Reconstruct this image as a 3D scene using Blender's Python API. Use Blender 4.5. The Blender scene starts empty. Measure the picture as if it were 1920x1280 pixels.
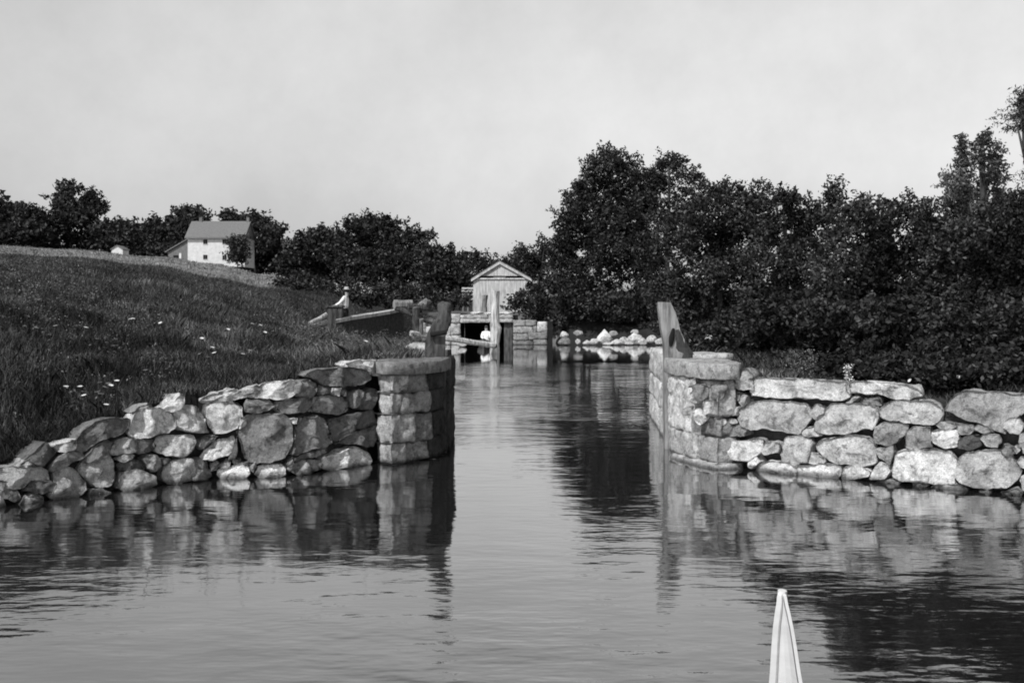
import bpy, math, random
import numpy as np
from mathutils import Vector, noise, Euler

# ------------------------------------------------------------------ camera, world, sun
S = bpy.context.scene
C = S.collection
EYE, F, HOR = 1.9, 2000.0, 585.0        # eye height (m), focal length and horizon row in photo pixels
cd = bpy.data.cameras.new("camera"); cam = bpy.data.objects.new("camera", cd); C.objects.link(cam)
cd.sensor_width = 36.0; cd.lens = 36.0 * F / 1920.0
cd.shift_y = -(640.0 - HOR) / 1920.0
cd.clip_start = 0.05; cd.clip_end = 5000
cam.location = (0, 0, EYE); cam.rotation_euler = (math.radians(90), 0, 0)
S.camera = cam
S.view_settings.view_transform = 'Standard'; S.view_settings.look = 'None'
S.view_settings.exposure = 0.0; S.view_settings.gamma = 1.0
S.render.resolution_x = 1024; S.render.resolution_y = 682
S.cycles.filter_width = 1.9
S.cycles.max_bounces = 6; S.cycles.transparent_max_bounces = 8

SUN_EL = math.radians(45)               # the sun stands behind the camera's left shoulder
sdir = Vector((-0.58, -0.81, 0)).normalized() * math.cos(SUN_EL) + Vector((0, 0, math.sin(SUN_EL)))
W = bpy.data.worlds.new("World"); S.world = W; W.use_nodes = True
nt = W.node_tree; nt.nodes.clear()
sky = nt.nodes.new('ShaderNodeTexSky'); sky.sky_type = 'NISHITA'; sky.sun_disc = False
sky.sun_elevation = SUN_EL; sky.sun_rotation = math.atan2(sdir.x, sdir.y)
sky.air_density = 1.0; sky.dust_density = 1.0; sky.ozone_density = 1.0
bw = nt.nodes.new('ShaderNodeSeparateColor')      # the plate of the time saw blue light only
bg = nt.nodes.new('ShaderNodeBackground'); bg.inputs['Strength'].default_value = 0.118
out = nt.nodes.new('ShaderNodeOutputWorld')
nt.links.new(sky.outputs[0], bw.inputs[0])
tcw = nt.nodes.new('ShaderNodeTexCoord'); sxw = nt.nodes.new('ShaderNodeSeparateXYZ'); nt.links.new(tcw.outputs['Generated'], sxw.inputs[0])
rw_ = nt.nodes.new('ShaderNodeValToRGB'); nt.links.new(sxw.outputs['Z'], rw_.inputs[0])   # elevation ramp added to level the low sky and dim overhead ambient light
er = rw_.color_ramp.elements; er[0].position = 0.0; er[0].color = (.44,)*3 + (1,); er[1].position = 1.0; er[1].color = (.22,)*3 + (1,)
for p_, v_ in ((.10, .46), (.27, .62), (.36, .72), (.5, .55), (.7, .28)):
    e_ = er.new(p_); e_.color = (v_, v_, v_, 1)
nw = nt.nodes.new('ShaderNodeTexNoise'); nw.inputs['Scale'].default_value = 5.0; nw.inputs['Detail'].default_value = 6; nw.inputs['Roughness'].default_value = .65
nt.links.new(tcw.outputs['Generated'], nw.inputs['Vector'])
mw = nt.nodes.new('ShaderNodeMapRange'); nt.links.new(nw.outputs[0], mw.inputs[0])
for i_, x_ in enumerate((.3, .7, 1.8, 2.2)): mw.inputs[i_+1].default_value = x_
m1 = nt.nodes.new('ShaderNodeMath'); m1.operation = 'MULTIPLY'; nt.links.new(rw_.outputs[0], m1.inputs[0]); nt.links.new(mw.outputs[0], m1.inputs[1])
m2_ = nt.nodes.new('ShaderNodeMath'); m2_.operation = 'MULTIPLY'; nt.links.new(m1.outputs[0], m2_.inputs[0]); nt.links.new(bw.outputs[2], m2_.inputs[1])
nt.links.new(m2_.outputs[0], bg.inputs['Color'])
nt.links.new(bg.outputs[0], out.inputs[0])
sl = bpy.data.lights.new("sun", 'SUN'); sl.energy = 4.2; sl.angle = math.radians(0.5); sl.color = (1, 1, 1)
so = bpy.data.objects.new("sun", sl); C.objects.link(so)
so.rotation_euler = sdir.to_track_quat('Z', 'Y').to_euler(); so.location = (-20, -10, 30)

rng = np.random.default_rng(7); random.seed(7)

# ------------------------------------------------------------------ helpers
def P(px, py, Y):
    return np.array([(px - 960.0) / F * Y, Y, EYE - (py - HOR) / F * Y])

def tagp(o, label=None, cat=None, group=None, kind=None):
    if label: o['label'] = label
    if cat: o['category'] = cat
    if group: o['group'] = group
    if kind: o['kind'] = kind
    return o

def thing(name, label, cat, loc=(0, 0, 0), group=None):
    o = bpy.data.objects.new(name, None); C.objects.link(o); o.location = tuple(float(a) for a in loc)
    o.empty_display_size = 0.2
    return tagp(o, label, cat, group)

def mesh(name, V, Fc, mat, parent=None, smooth=False, tone=None):
    """V in world coordinates; under a parent they become local to it."""
    V = np.asarray(V, dtype=np.float64).reshape(-1, 3)
    off = np.zeros(3)
    if parent is not None:
        q = parent
        while q is not None:
            off += np.array(q.location); q = q.parent
    me = bpy.data.meshes.new(name)
    me.from_pydata((V - off).tolist(), [], [tuple(int(i) for i in f) for f in Fc]); me.update()
    if smooth: me.polygons.foreach_set('use_smooth', [True] * len(me.polygons))
    me.materials.append(mat)
    o = bpy.data.objects.new(name, me); C.objects.link(o)
    if parent is not None: o.parent = parent
    if tone is not None: o.color = (tone, tone, tone, 1)
    return o

def bigmesh(name, V, nper, mat, parent=None):
    """many separate polygons of nper corners each, fast."""
    V = np.asarray(V, dtype=np.float32).reshape(-1, 3); n = len(V)
    if parent is not None: V = V - np.array(parent.location, dtype=np.float32)
    m = n // nper
    me = bpy.data.meshes.new(name)
    me.vertices.add(n); me.vertices.foreach_set('co', V.ravel())
    me.loops.add(n); me.loops.foreach_set('vertex_index', np.arange(n, dtype=np.int32))
    me.polygons.add(m); me.polygons.foreach_set('loop_start', np.arange(0, n, nper, dtype=np.int32))
    try: me.polygons.foreach_set('loop_total', np.full(m, nper, dtype=np.int32))
    except Exception: pass
    me.update(calc_edges=True); me.materials.append(mat)
    o = bpy.data.objects.new(name, me); C.objects.link(o)
    if parent is not None: o.parent = parent
    return o

class MB:
    def __init__(s): s.V = []; s.F = []
    def add(s, V, Fc):
        b = len(s.V); s.V += [tuple(v) for v in V]; s.F += [tuple(b + i for i in f) for f in Fc]; return s
    def box(s, x0, x1, y0, y1, z0, z1):
        return s.add([(x0,y0,z0),(x1,y0,z0),(x1,y1,z0),(x0,y1,z0),(x0,y0,z1),(x1,y0,z1),(x1,y1,z1),(x0,y1,z1)],
                     [(0,3,2,1),(4,5,6,7),(0,1,5,4),(1,2,6,5),(2,3,7,6),(3,0,4,7)])
    def tube(s, pts, rad, n=8, amp=0.0, seed=0.0, sq=None):
        """tapered tube along pts; sq=(w,d) multiplies to a rectangular timber section"""
        pts = [Vector(p) for p in pts]; rings = []
        for i, p in enumerate(pts):
            a = pts[max(i-1, 0)]; b = pts[min(i+1, len(pts)-1)]; t = (b - a).normalized()
            ref = Vector((0, 1, 0)) if abs(t.y) < 0.8 else Vector((1, 0, 0))
            u = t.cross(ref).normalized(); v = t.cross(u).normalized()
            r = rad[i] if hasattr(rad, '__len__') else rad
            ring = []
            for k in range(n):
                th = 2 * math.pi * (k + 0.5) / n
                cu, cv = math.cos(th), math.sin(th)
                if sq:
                    m = max(abs(cu), abs(cv)) ** 0.85; cu, cv = cu / m * sq[0], cv / m * sq[1]
                q = p + u * (cu * r) + v * (cv * r)
                if amp: q += noise.noise_vector(Vector((q.x * 4, q.y * 4, q.z * 2)) + Vector((seed, 0, 0))) * amp
                ring.append(q)
            rings.append(ring)
        V = [q for r_ in rings for q in r_]; Fc = []
        for i in range(len(pts) - 1):
            for k in range(n):
                k2 = (k + 1) % n
                Fc.append((i*n+k, i*n+k2, (i+1)*n+k2, (i+1)*n+k))
        Fc.append(tuple(range(n-1, -1, -1))); Fc.append(tuple((len(pts)-1)*n + k for k in range(n)))
        return s.add(V, Fc)
    def build(s, name, mat, parent=None, smooth=False, tone=None):
        return mesh(name, s.V, s.F, mat, parent, smooth, tone)

def seg(p0, p1, n):
    p0, p1 = np.asarray(p0, float), np.asarray(p1, float)
    return [tuple(p0 + (p1 - p0) * i / n) for i in range(n + 1)]

# ------------------------------------------------------------------ materials
def newmat(name):
    m = bpy.data.materials.new(name); m.use_nodes = True; t = m.node_tree
    b = t.nodes['Principled BSDF']; return m, t, b
def N(t, typ, **kw):
    n = t.nodes.new(typ)
    for k, v in kw.items():
        if k in n.inputs.keys(): n.inputs[k].default_value = v
        else: setattr(n, k, v)
    return n
def mth(t, op, a, b=None, c=None, clamp=False):
    n = t.nodes.new('ShaderNodeMath'); n.operation = op; n.use_clamp = clamp
    for i, x in enumerate((a, b, c)):
        if x is None: continue
        if isinstance(x, (int, float)): n.inputs[i].default_value = x
        else: t.links.new(x, n.inputs[i])
    return n.outputs[0]
def ntex(t, vec, scale, detail=4, rough=0.6, stretch=None):
    if stretch:
        mp = N(t, 'ShaderNodeMapping'); mp.inputs['Scale'].default_value = stretch
        t.links.new(vec, mp.inputs['Vector']); vec = mp.outputs[0]
    n = N(t, 'ShaderNodeTexNoise'); n.inputs['Scale'].default_value = scale
    n.inputs['Detail'].default_value = detail; n.inputs['Roughness'].default_value = rough
    t.links.new(vec, n.inputs['Vector']); return n.outputs[0]
def mrange(t, v, a, b, c, d):
    n = N(t, 'ShaderNodeMapRange'); t.links.new(v, n.inputs[0])
    for i, x in enumerate((a, b, c, d)): n.inputs[i+1].default_value = x
    return n.outputs[0]
def bump(t, b, h, strength, dist):
    n = N(t, 'ShaderNodeBump'); n.inputs['Strength'].default_value = strength; n.inputs['Distance'].default_value = dist
    t.links.new(h, n.inputs['Height']); t.links.new(n.outputs[0], b.inputs['Normal']); return n

def mat_stone():
    m, t, b = newmat("weathered_stone")
    tc = N(t, 'ShaderNodeTexCoord').outputs['Object']; oi = N(t, 'ShaderNodeObjectInfo')
    big = mrange(t, ntex(t, tc, 3.2, 5, 0.65), 0.36, 0.62, 0.62, 1.12)
    fine = mth(t, 'MULTIPLY', mrange(t, ntex(t, tc, 26, 4, 0.7), 0.3, 0.7, 0.72, 1.22), mrange(t, ntex(t, tc, 75, 3, 0.7), 0.36, 0.62, 0.7, 1.2))
    lich = mrange(t, ntex(t, tc, 9, 5, 0.75), 0.53, 0.62, 1.0, 0.45)
    v = mth(t, 'MULTIPLY', mth(t, 'MULTIPLY', big, fine), lich)
    sep = N(t, 'ShaderNodeSeparateColor'); t.links.new(oi.outputs['Color'], sep.inputs[0])
    v = mth(t, 'MULTIPLY', v, mth(t, 'MULTIPLY', sep.outputs[0], 0.86))
    geo = N(t, 'ShaderNodeNewGeometry'); sx = N(t, 'ShaderNodeSeparateXYZ'); t.links.new(geo.outputs['Position'], sx.inputs[0])
    wet = mrange(t, sx.outputs['Z'], 0.015, 0.075, 0.25, 1.0)      # algae-dark band at the waterline
    v = mth(t, 'MULTIPLY', v, wet, clamp=True)
    cc = N(t, 'ShaderNodeCombineColor')
    for i in range(3): t.links.new(v, cc.inputs[i])
    t.links.new(cc.outputs[0], b.inputs['Base Color']); b.inputs['Roughness'].default_value = 0.9
    b.inputs['Specular IOR Level'].default_value = 0.2
    vo = N(t, 'ShaderNodeTexVoronoi'); vo.inputs['Scale'].default_value = 11; t.links.new(tc, vo.inputs['Vector'])
    h = mth(t, 'ADD', mth(t, 'ADD', ntex(t, tc, 14, 8, 0.75), mth(t, 'MULTIPLY', vo.outputs['Distance'], .5)), mth(t, 'MULTIPLY', ntex(t, tc, 55, 4, 0.7), 0.6))
    bump(t, b, h, 0.9, 0.035); return m

def mat_noise(name, lo, hi, scale, rough=0.9, bscale=20, bdist=0.02, stretch=None, spec=0.2, coord='Object'):
    m, t, b = newmat(name)
    tc = N(t, 'ShaderNodeTexCoord').outputs[coord]
    v = mrange(t, ntex(t, tc, scale, 6, 0.65, stretch), 0.32, 0.68, lo, hi)
    cc = N(t, 'ShaderNodeCombineColor')
    for i in range(3): t.links.new(v, cc.inputs[i])
    t.links.new(cc.outputs[0], b.inputs['Base Color']); b.inputs['Roughness'].default_value = rough
    b.inputs['Specular IOR Level'].default_value = spec
    bump(t, b, ntex(t, tc, bscale, 5, 0.7, stretch), 0.7, bdist); return m

def mat_leaf(name, lo, hi, spec=0.08, trans=0.25):
    m, t, b = newmat(name)
    g = N(t, 'ShaderNodeNewGeometry')
    v = mrange(t, mth(t, 'POWER', g.outputs['Random Per Island'], 2.2), 0, 1, lo, hi)
    big = mrange(t, ntex(t, N(t, 'ShaderNodeTexCoord').outputs['Object'], 0.9, 3, 0.6), 0.35, 0.65, 0.4, 1.7)
    v = mth(t, 'MULTIPLY', v, big)
    cc = N(t, 'ShaderNodeCombineColor')
    for i in range(3): t.links.new(v, cc.inputs[i])
    t.links.new(cc.outputs[0], b.inputs['Base Color']); b.inputs['Roughness'].default_value = 0.55
    b.inputs['Specular IOR Level'].default_value = spec
    tr = N(t, 'ShaderNodeBsdfTranslucent'); t.links.new(cc.outputs[0], tr.inputs[0])
    mx = N(t, 'ShaderNodeMixShader'); mx.inputs[0].default_value = trans
    t.links.new(b.outputs[0], mx.inputs[1]); t.links.new(tr.outputs[0], mx.inputs[2])
    t.links.new(mx.outputs[0], t.nodes['Material Output'].inputs['Surface']); return m

def mat_ground():
    m, t, b = newmat("meadow_earth")
    at = N(t, 'ShaderNodeAttribute'); at.attribute_name = 'tone'
    tc = N(t, 'ShaderNodeTexCoord').outputs['Object']
    n1 = mrange(t, ntex(t, tc, 1.3, 8, 0.75), 0.3, 0.7, 0.55, 1.45)
    n2 = mrange(t, ntex(t, tc, 0.12, 5, 0.7), 0.35, 0.65, 0.75, 1.25)
    v = mth(t, 'MULTIPLY', mth(t, 'MULTIPLY', at.outputs['Fac'], n1), n2)
    cc = N(t, 'ShaderNodeCombineColor')
    for i in range(3): t.links.new(v, cc.inputs[i])
    t.links.new(cc.outputs[0], b.inputs['Base Color']); b.inputs['Roughness'].default_value = 1.0
    b.inputs['Specular IOR Level'].default_value = 0.05
    bump(t, b, ntex(t, tc, 7, 8, 0.8), 1.0, 0.12); return m

def mat_water():
    m, t, b = newmat("lake_water"); t.nodes.remove(b)
    tc = N(t, 'ShaderNodeTexCoord').outputs['Object']
    df = N(t, 'ShaderNodeBsdfDiffuse'); df.inputs['Color'].default_value = (0.012, 0.012, 0.012, 1)
    gl = N(t, 'ShaderNodeBsdfGlossy'); gl.inputs['Roughness'].default_value = 0.02; gl.inputs['Color'].default_value = (.95, .95, .95, 1)
    w1 = ntex(t, tc, 1.9, 3, 0.55, (0.7, 1.5, 1)); w2 = ntex(t, tc, 8.0, 4, 0.6, (0.75, 1.4, 1))
    mod = mrange(t, ntex(t, tc, 0.3, 2, 0.5), 0.35, 0.65, 0.3, 1.3)
    sx = N(t, 'ShaderNodeSeparateXYZ'); t.links.new(tc, sx.inputs[0])
    near = mrange(t, sx.outputs['Y'], 13.0, 20.0, 1.0, 4.0)         # a breath of wind in the lock channel, calm at the far end
    near = mth(t, 'MULTIPLY', near, mrange(t, sx.outputs['Y'], 31.0, 40.0, 1.0, 0.06))
    near = mth(t, 'MULTIPLY', near, mrange(t, sx.outputs['Y'], 5.5, 9.0, 2.2, 1.0))
    h = mth(t, 'MULTIPLY', mth(t, 'ADD', w1, mth(t, 'MULTIPLY', w2, 0.13)), mth(t, 'MULTIPLY', mod, near))
    bp = N(t, 'ShaderNodeBump'); bp.inputs['Distance'].default_value = 0.0085; t.links.new(h, bp.inputs['Height'])
    t.links.new(bp.outputs[0], gl.inputs['Normal'])
    lw_ = N(t, 'ShaderNodeLayerWeight'); lw_.inputs['Blend'].default_value = 0.5; t.links.new(bp.outputs[0], lw_.inputs['Normal'])
    fr_ = mth(t, 'ADD', mth(t, 'MULTIPLY', mth(t, 'POWER', lw_.outputs['Facing'], 2.8), 0.97), 0.05, clamp=True)
    mx = N(t, 'ShaderNodeMixShader'); t.links.new(fr_, mx.inputs[0]); t.links.new(df.outputs[0], mx.inputs[1]); t.links.new(gl.outputs[0], mx.inputs[2])
    t.links.new(mx.outputs[0], t.nodes['Material Output'].inputs['Surface']); return m

M = {}
M['stone'] = mat_stone()
M['water'] = mat_water()
M['ground'] = mat_ground()
M['core'] = mat_noise("dark_rubble", 0.02, 0.07, 8, bdist=0.05)
M['wood_dark'] = mat_noise("old_dark_timber", 0.012, 0.12, 5, stretch=(2.5, 2.5, 0.35), bscale=14, bdist=0.03)
M['wood_grey'] = mat_noise("weathered_grey_timber", 0.05, 0.34, 5, stretch=(2.5, 2.5, 0.35), bscale=14, bdist=0.03)
M['wood_pale'] = mat_noise("bleached_timber", 0.14, 0.75, 6, stretch=(2.2, 2.2, 0.30), bscale=12, bdist=0.04)
M['board'] = mat_noise("whitewashed_boards", 0.28, 0.66, 3, stretch=(3, 3, 0.4), bscale=9)
M['white_wall'] = mat_noise("whitewashed_wall", 0.5, 0.68, 1.5)
M['shingle'] = mat_noise("grey_shingles", 0.11, 0.2, 6, stretch=(1, 1, 1))
M['lean_wall'] = mat_noise("unpainted_boards", 0.1, 0.2, 3, stretch=(2, 2, 0.4))
M['black'] = mat_noise("dark_inside", 0.008, 0.02, 3)
M['bark'] = mat_noise("bark", 0.02, 0.07, 9, stretch=(2, 2, 0.5))
M['pale_bark'] = mat_noise("pale_bark", 0.15, 0.6, 9, stretch=(1, 1, 0.6))
M['paint'] = mat_noise("white_boat_paint", 0.5, 0.62, 4, rough=0.5, bscale=12, bdist=0.004, spec=0.4)
M['seam'] = mat_noise("grey_seam", 0.25, 0.35, 8)
M['leaf'] = mat_leaf("leaf", 0.010, 0.105)
M['leaf_far'] = mat_leaf("far_leaf", 0.02, 0.09)  # darkest leaves lifted: the haze of distance is put into the colour
M['leaf_pale'] = mat_leaf("pale_leaf", 0.05, 0.16)
M['grass'] = mat_leaf("grass_blade", 0.015, 0.17, 0.1)
M['dry'] = mat_leaf("dry_grass", 0.08, 0.36, 0.1)
M['hay'] = mat_leaf("hay", 0.14, 0.3, 0.1)
M['skin'] = mat_noise("skin", 0.3, 0.36, 5)
M['shirt'] = mat_noise("white_shirt", 0.72, 0.8, 6)
M['trouser'] = mat_noise("dark_trousers", 0.03, 0.05, 6)
M['hat'] = mat_noise("straw_hat", 0.4, 0.5, 20)
M['petal'] = mat_noise("white_petal", 0.5, 0.7, 20)

# ------------------------------------------------------------------ ground and water
WATER = np.array([(-60,-60),(-7.6,8.1),(-5.0,10.42),(-4.1,11.35),(-3.42,12.1),(-2.52,12.35),(-1.75,13.35),(-1.5,13.6),
    (-0.98,13.8),(-0.88,14.2),(-0.86,16.5),(-2.15,40),(-5.6,41.5),(-6.4,50),(-5.9,62.3),(-3.0,62.3),(-3.0,68),(0.07,68),(0.07,62.3),(2.05,62.3),
    (2.1,66),(3.2,64.5),(5,63.2),(8.3,61),(7.2,40),(3.7,24),(2.6,20),(2.15,14.4),(2.3,13.6),(2.75,13.1),(5.3,11.05),(9,8.1),(60,-60)])
def sdist(X, Y):
    """distance to the shoreline, positive on land"""
    d2 = np.full(X.shape, 1e9); ins = np.zeros(X.shape, bool); n = len(WATER)
    for i in range(n):
        ax, ay = WATER[i]; bx, by = WATER[(i+1) % n]
        t = np.clip(((X-ax)*(bx-ax) + (Y-ay)*(by-ay)) / ((bx-ax)**2 + (by-ay)**2), 0, 1)
        d2 = np.minimum(d2, (X-ax-t*(bx-ax))**2 + (Y-ay-t*(by-ay))**2)
        c = ((ay > Y) != (by > Y)) & (X < (bx-ax) * (Y-ay) / ((by-ay) if by != ay else 1e-9) + ax)
        ins ^= c
    return np.where(ins, -1, 1) * np.sqrt(d2)
PROF = [
 (-1500, [(6,.5),(9,1.5),(12,2.3),(20,3.2),(50,5.5),(60,6),(80,6.8),(120,9.5),(200,15.5),(300,17)]),
 (-300, [(8,.25),(9.6,.5),(11,1.5),(13,2.0),(20,2.9),(30,3.7),(50,5),(60,5.5),(80,6.5),(120,9.2),(200,15),(300,16)]),
 (0,   [(10,.15),(10.8,.3),(12.2,1.25),(14,1.85),(20,2.65),(30,3.35),(50,4.4),(60,4.85),(80,5.7),(120,8.9),(200,14.4),(300,16)]),
 (120, [(10.8,.35),(11.3,.5),(13,1.25),(15,1.7),(20,2.4),(30,3.2),(50,4.3),(60,4.75),(80,5.6),(120,8.5),(200,13.6),(300,15)]),
 (300, [(11.4,.78),(13,1.15),(20,2.1),(30,2.95),(50,3.95),(60,4.3),(80,5.0),(120,7.75),(200,12.2),(300,14)]),
 (400, [(11.8,.93),(14,1.15),(20,1.75),(30,2.5),(50,3.4),(60,3.7),(80,4.3),(120,6.9),(200,10.9),(300,13)]),
 (500, [(12.2,1.0),(14,1.12),(20,1.55),(30,2.1),(50,2.85),(60,3.1),(80,3.6),(120,5.5),(200,8.9),(300,11)]),
 (600, [(12.6,1.1),(16,1.2),(20,1.3),(30,1.3),(42,1.15),(50,2.0),(60,2.8),(100,4.2),(200,6),(300,8)]),
 (700, [(13,1.15),(16,1.2),(20,1.18),(30,1.0),(43,.75),(52,1.4),(60,1.8),(100,2.5),(200,4.5),(300,7)]),
 (780, [(13,1.2),(18,1.2),(26,1.05),(40,.65),(60,1.5),(100,2.3),(200,4),(300,6)]),
 (860, [(13,1.2),(18,1.15),(40,.6),(61,1.45),(66,1.75),(72,1.9),(100,2.2),(200,3.5),(300,6)]),
 (1030,[(13,1.2),(18,1.15),(40,.6),(61,1.4),(66,1.7),(72,1.9),(100,2.2),(200,3.5),(300,6)]),
 (1200,[(13,1.15),(20,1.15),(40,1.0),(61,.6),(66,1.2),(80,1.9),(200,5),(300,8)]),
 (1400,[(12,1.0),(14,1.12),(20,1.15),(40,1.3),(60,1.6),(200,6),(300,8)]),
 (1750,[(11,.72),(12.5,.85),(20,1.3),(60,2.6),(200,8),(300,10)]),
 (1920,[(10,.85),(12,.95),(20,1.4),(60,3),(200,8),(300,10)]),
 (3400,[(6,.85),(12,1.1),(20,1.6),(60,3.5),(200,9),(300,12)])]
PK = np.array([p[0] for p in PROF], float)
def land(X, Y):
    px = np.clip(960 + F * X / np.maximum(Y, 1e-3), PK[0], PK[-1])
    tab = np.stack([np.interp(Y, [a for a, _ in p[1]], [b for _, b in p[1]]) for p in PROF])
    i = np.clip(np.searchsorted(PK, px) - 1, 0, len(PK) - 2)
    t = (px - PK[i]) / (PK[i+1] - PK[i]); t = t * t * (3 - 2 * t)
    j = np.arange(X.size).reshape(X.shape)
    T = tab.reshape(len(PK), -1)
    a = T[i.ravel(), j.ravel()].reshape(X.shape); b_ = T[(i+1).ravel(), j.ravel()].reshape(X.shape)
    return a * (1 - t) + b_ * t
def lumps(X, Y):
    return (np.sin(X*1.9+Y*.7)*np.sin(Y*1.3-X*.4)*.035 + np.sin(X*4.3-Y*2.9)*np.sin(Y*3.7+1)*.02
            + np.sin(X*.31+2)*np.sin(Y*.17)*.0015*np.minimum(Y, 80))
def gz(X, Y):
    X = np.atleast_1d(np.asarray(X, float)); Y = np.atleast_1d(np.asarray(Y, float))
    s = sdist(X, Y); k = np.clip((s - np.where(Y < 20, .24, 0) + 0.02) / 0.12, 0, 1)
    far = np.clip((Y - 30) / 10, 0, 1)                      # away from the walls the shore is a soft slope
    k2 = np.clip((s + 0.3) / 1.6, 0, 1); k = k * (1 - far) + far * k2 * k2 * (3 - 2 * k2)
    return -1.2 + (land(X, Y) + lumps(X, Y) * np.clip(s, 0, 1) + 1.2) * k
def build_ground():
    u = np.concatenate([np.linspace(-2.2, -.62, 70), np.linspace(-.61, .61, 420), np.linspace(.62, 2.2, 70)])
    yy = np.concatenate([np.arange(4.5, 9.5, .35), np.arange(9.6, 17.5, .07), np.geomspace(17.6, 75, 130), np.geomspace(77, 1400, 80)])
    U, Y = np.meshgrid(u, yy); X = U * Y; Z = gz(X, Y)
    nr, nc = X.shape
    V = np.stack([X, Y, Z], -1).reshape(-1, 3)
    idx = np.arange(nr * nc).reshape(nr, nc)
    q = np.stack([idx[:-1, :-1], idx[:-1, 1:], idx[1:, 1:], idx[1:, :-1]], -1).reshape(-1, 4)
    me = bpy.data.meshes.new("ground"); me.vertices.add(len(V)); me.vertices.foreach_set('co', V.astype(np.float32).ravel())
    me.loops.add(q.size); me.loops.foreach_set('vertex_index', q.astype(np.int32).ravel())
    me.polygons.add(len(q)); me.polygons.foreach_set('loop_start', np.arange(0, q.size, 4, dtype=np.int32))
    try: me.polygons.foreach_set('loop_total', np.full(len(q), 4, dtype=np.int32))
    except Exception: pass
    me.polygons.foreach_set('use_smooth', np.ones(len(q), bool)); me.update(calc_edges=True)
    px = 960 + F * U
    tone = np.full(X.shape, .03)
    crest = np.interp(px, [-500, 0, 300, 400, 500, 560], [64, 66, 68, 66, 62, 200])
    wob = np.sin(X*.5)*3 + np.sin(X*1.3+1)*1.5
    hay = (Y + wob > crest) & (px < 545) & (Y < 215)
    tone[hay] = .26
    tone[(Y > 58) & (Y < 76) & (px > 800) & (px < 1045)] = .16
    tone[(Y > 38) & (Y < 60) & (px > 640) & (px < 770)] = .10
    tone[(px > 1050) & (Y > 13)] = .03
    a = me.attributes.new('tone', 'FLOAT', 'POINT'); a.data.foreach_set('value', tone.astype(np.float32).ravel())
    me.materials.append(M['ground'])
    o = bpy.data.objects.new("ground", me); C.objects.link(o); o['kind'] = 'structure'; return o
build_ground()
wo = mesh("water", [(-1500,-1500,0),(1500,-1500,0),(1500,1500,0),(-1500,1500,0)], [(0,1,2,3)], M['water']); wo['kind'] = 'structure'

# ------------------------------------------------------------------ dry stone walls, traced stone by stone
def wall_depth(plan):
    us = np.array([p[0] / p[1] for p in plan])
    def f(px):
        u = (px - 960) / F
        i = int(np.clip(np.searchsorted(us, u) - 1, 0, len(plan) - 2))
        (ax, ay), (bx, by) = plan[i], plan[i+1]
        t = (u * ay - ax) / ((bx - ax) - u * (by - ay))
        d = Vector((bx - ax, by - ay, 0)).normalized(); n = Vector((d.y, -d.x, 0))
        return ay + t * (by - ay), n
    return f
def chaikin(pts, it=1, w=0.2):
    for _ in range(it):
        q = []
        for i in range(len(pts)):
            a, b_ = np.array(pts[i]), np.array(pts[(i+1) % len(pts)])
            q += [a * (1-w) + b_ * w, a * w + b_ * (1-w)]
        pts = q
    return pts
def resample(pts, n):
    pts = np.array(pts, float); c = np.vstack([pts, pts[:1]]); d = np.r_[0, np.cumsum(np.hypot(*np.diff(c, axis=0).T))]
    s = np.linspace(0, d[-1], n, endpoint=False)
    return np.stack([np.interp(s, d, c[:, 0]), np.interp(s, d, c[:, 1])], -1)
def stone(poly, wf, parent, tone=.5, name='stone', grow=1.07, depth=.34, batter=.14, label=None, fwd=0.0):
    r = random.Random(int(poly[0][0] * 31 + poly[0][1]))
    out2 = resample(chaikin(poly, 1, .06), 52)
    cx, cy = out2.mean(0)
    d0, n = wf(cx)
    L = []
    for px, py in out2:
        px = cx + (px - cx) * grow; py = cy + (py - cy) * grow
        d = wf(px)[0]; z = EYE - (py - HOR) / F * d; d += batter * max(z, 0) - fwd
        L.append(Vector(P(px, py, d)))
    c = sum(L, Vector()) / len(L)
    w = max((p - c).length for p in L); hh = max(p.z for p in L) - min(p.z for p in L)
    size = min(w * 2, hh); b_ = min(.13, .10 + .0 * size) * min(1, size / .22)
    side = Vector((-n.y, n.x, 0))
    planes = []
    for k in range(6):
        g = (r.uniform(-.75, .75), r.uniform(-.8, .6)); planes.append((b_ * r.uniform(.5, 1.0), g))
    sd = Vector((r.uniform(0, 90), r.uniform(0, 90), r.uniform(0, 90)))
    rings = [(.82, -depth), (.95, -.16), (.99, -.07), (1.0, -.01), (.992, .25), (.965, .55), (.91, .8), (.82, .93), (.68, 1.0), (.5, 1.0), (.3, 1.0), (.12, 1.0)]
    V, Fc = [], []
    for k, (sc, o) in enumerate(rings):
        for p in L:
            q = c + (p - c) * sc
            dx, dz = (q - c).dot(side), q.z - c.z
            if o > 0:
                oo = b_ * o
                for a, g in planes: oo = min(oo, a + g[0] * dx + g[1] * dz)
                vd = noise.voronoi(q * 7.5 + sd)[0]; oo -= .05 * min(vd[0], .6) * min(1, o * 1.6)
                oo = max(oo, -.04)
            else: oo = o
            q = q + n * oo
            nz = noise.noise_vector(q * (2.2 / max(size, .1) * .5) + sd) * (size * .05) + noise.noise_vector(q * 8 + sd) * .024 + noise.noise_vector(q * 17 + sd) * .013 + noise.noise_vector(q * 38 + sd) * .004
            V.append(q + nz)
    m = len(L)
    for k in range(len(rings) - 1):
        for i in range(m):
            j = (i + 1) % m; Fc.append((k*m+i, k*m+j, (k+1)*m+j, (k+1)*m+i))
    V.append(c + n * min([b_] + [a for a, g in planes]) ); e = len(V) - 1; kk = (len(rings) - 1) * m
    for i in range(m): Fc.append((kk+i, kk+(i+1) % m, e))
    Fc.append(tuple(range(m-1, -1, -1)))
    o = mesh(name, V, Fc, M['stone'], parent, True, tone)
    if label: o['label'] = label
    return o
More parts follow.
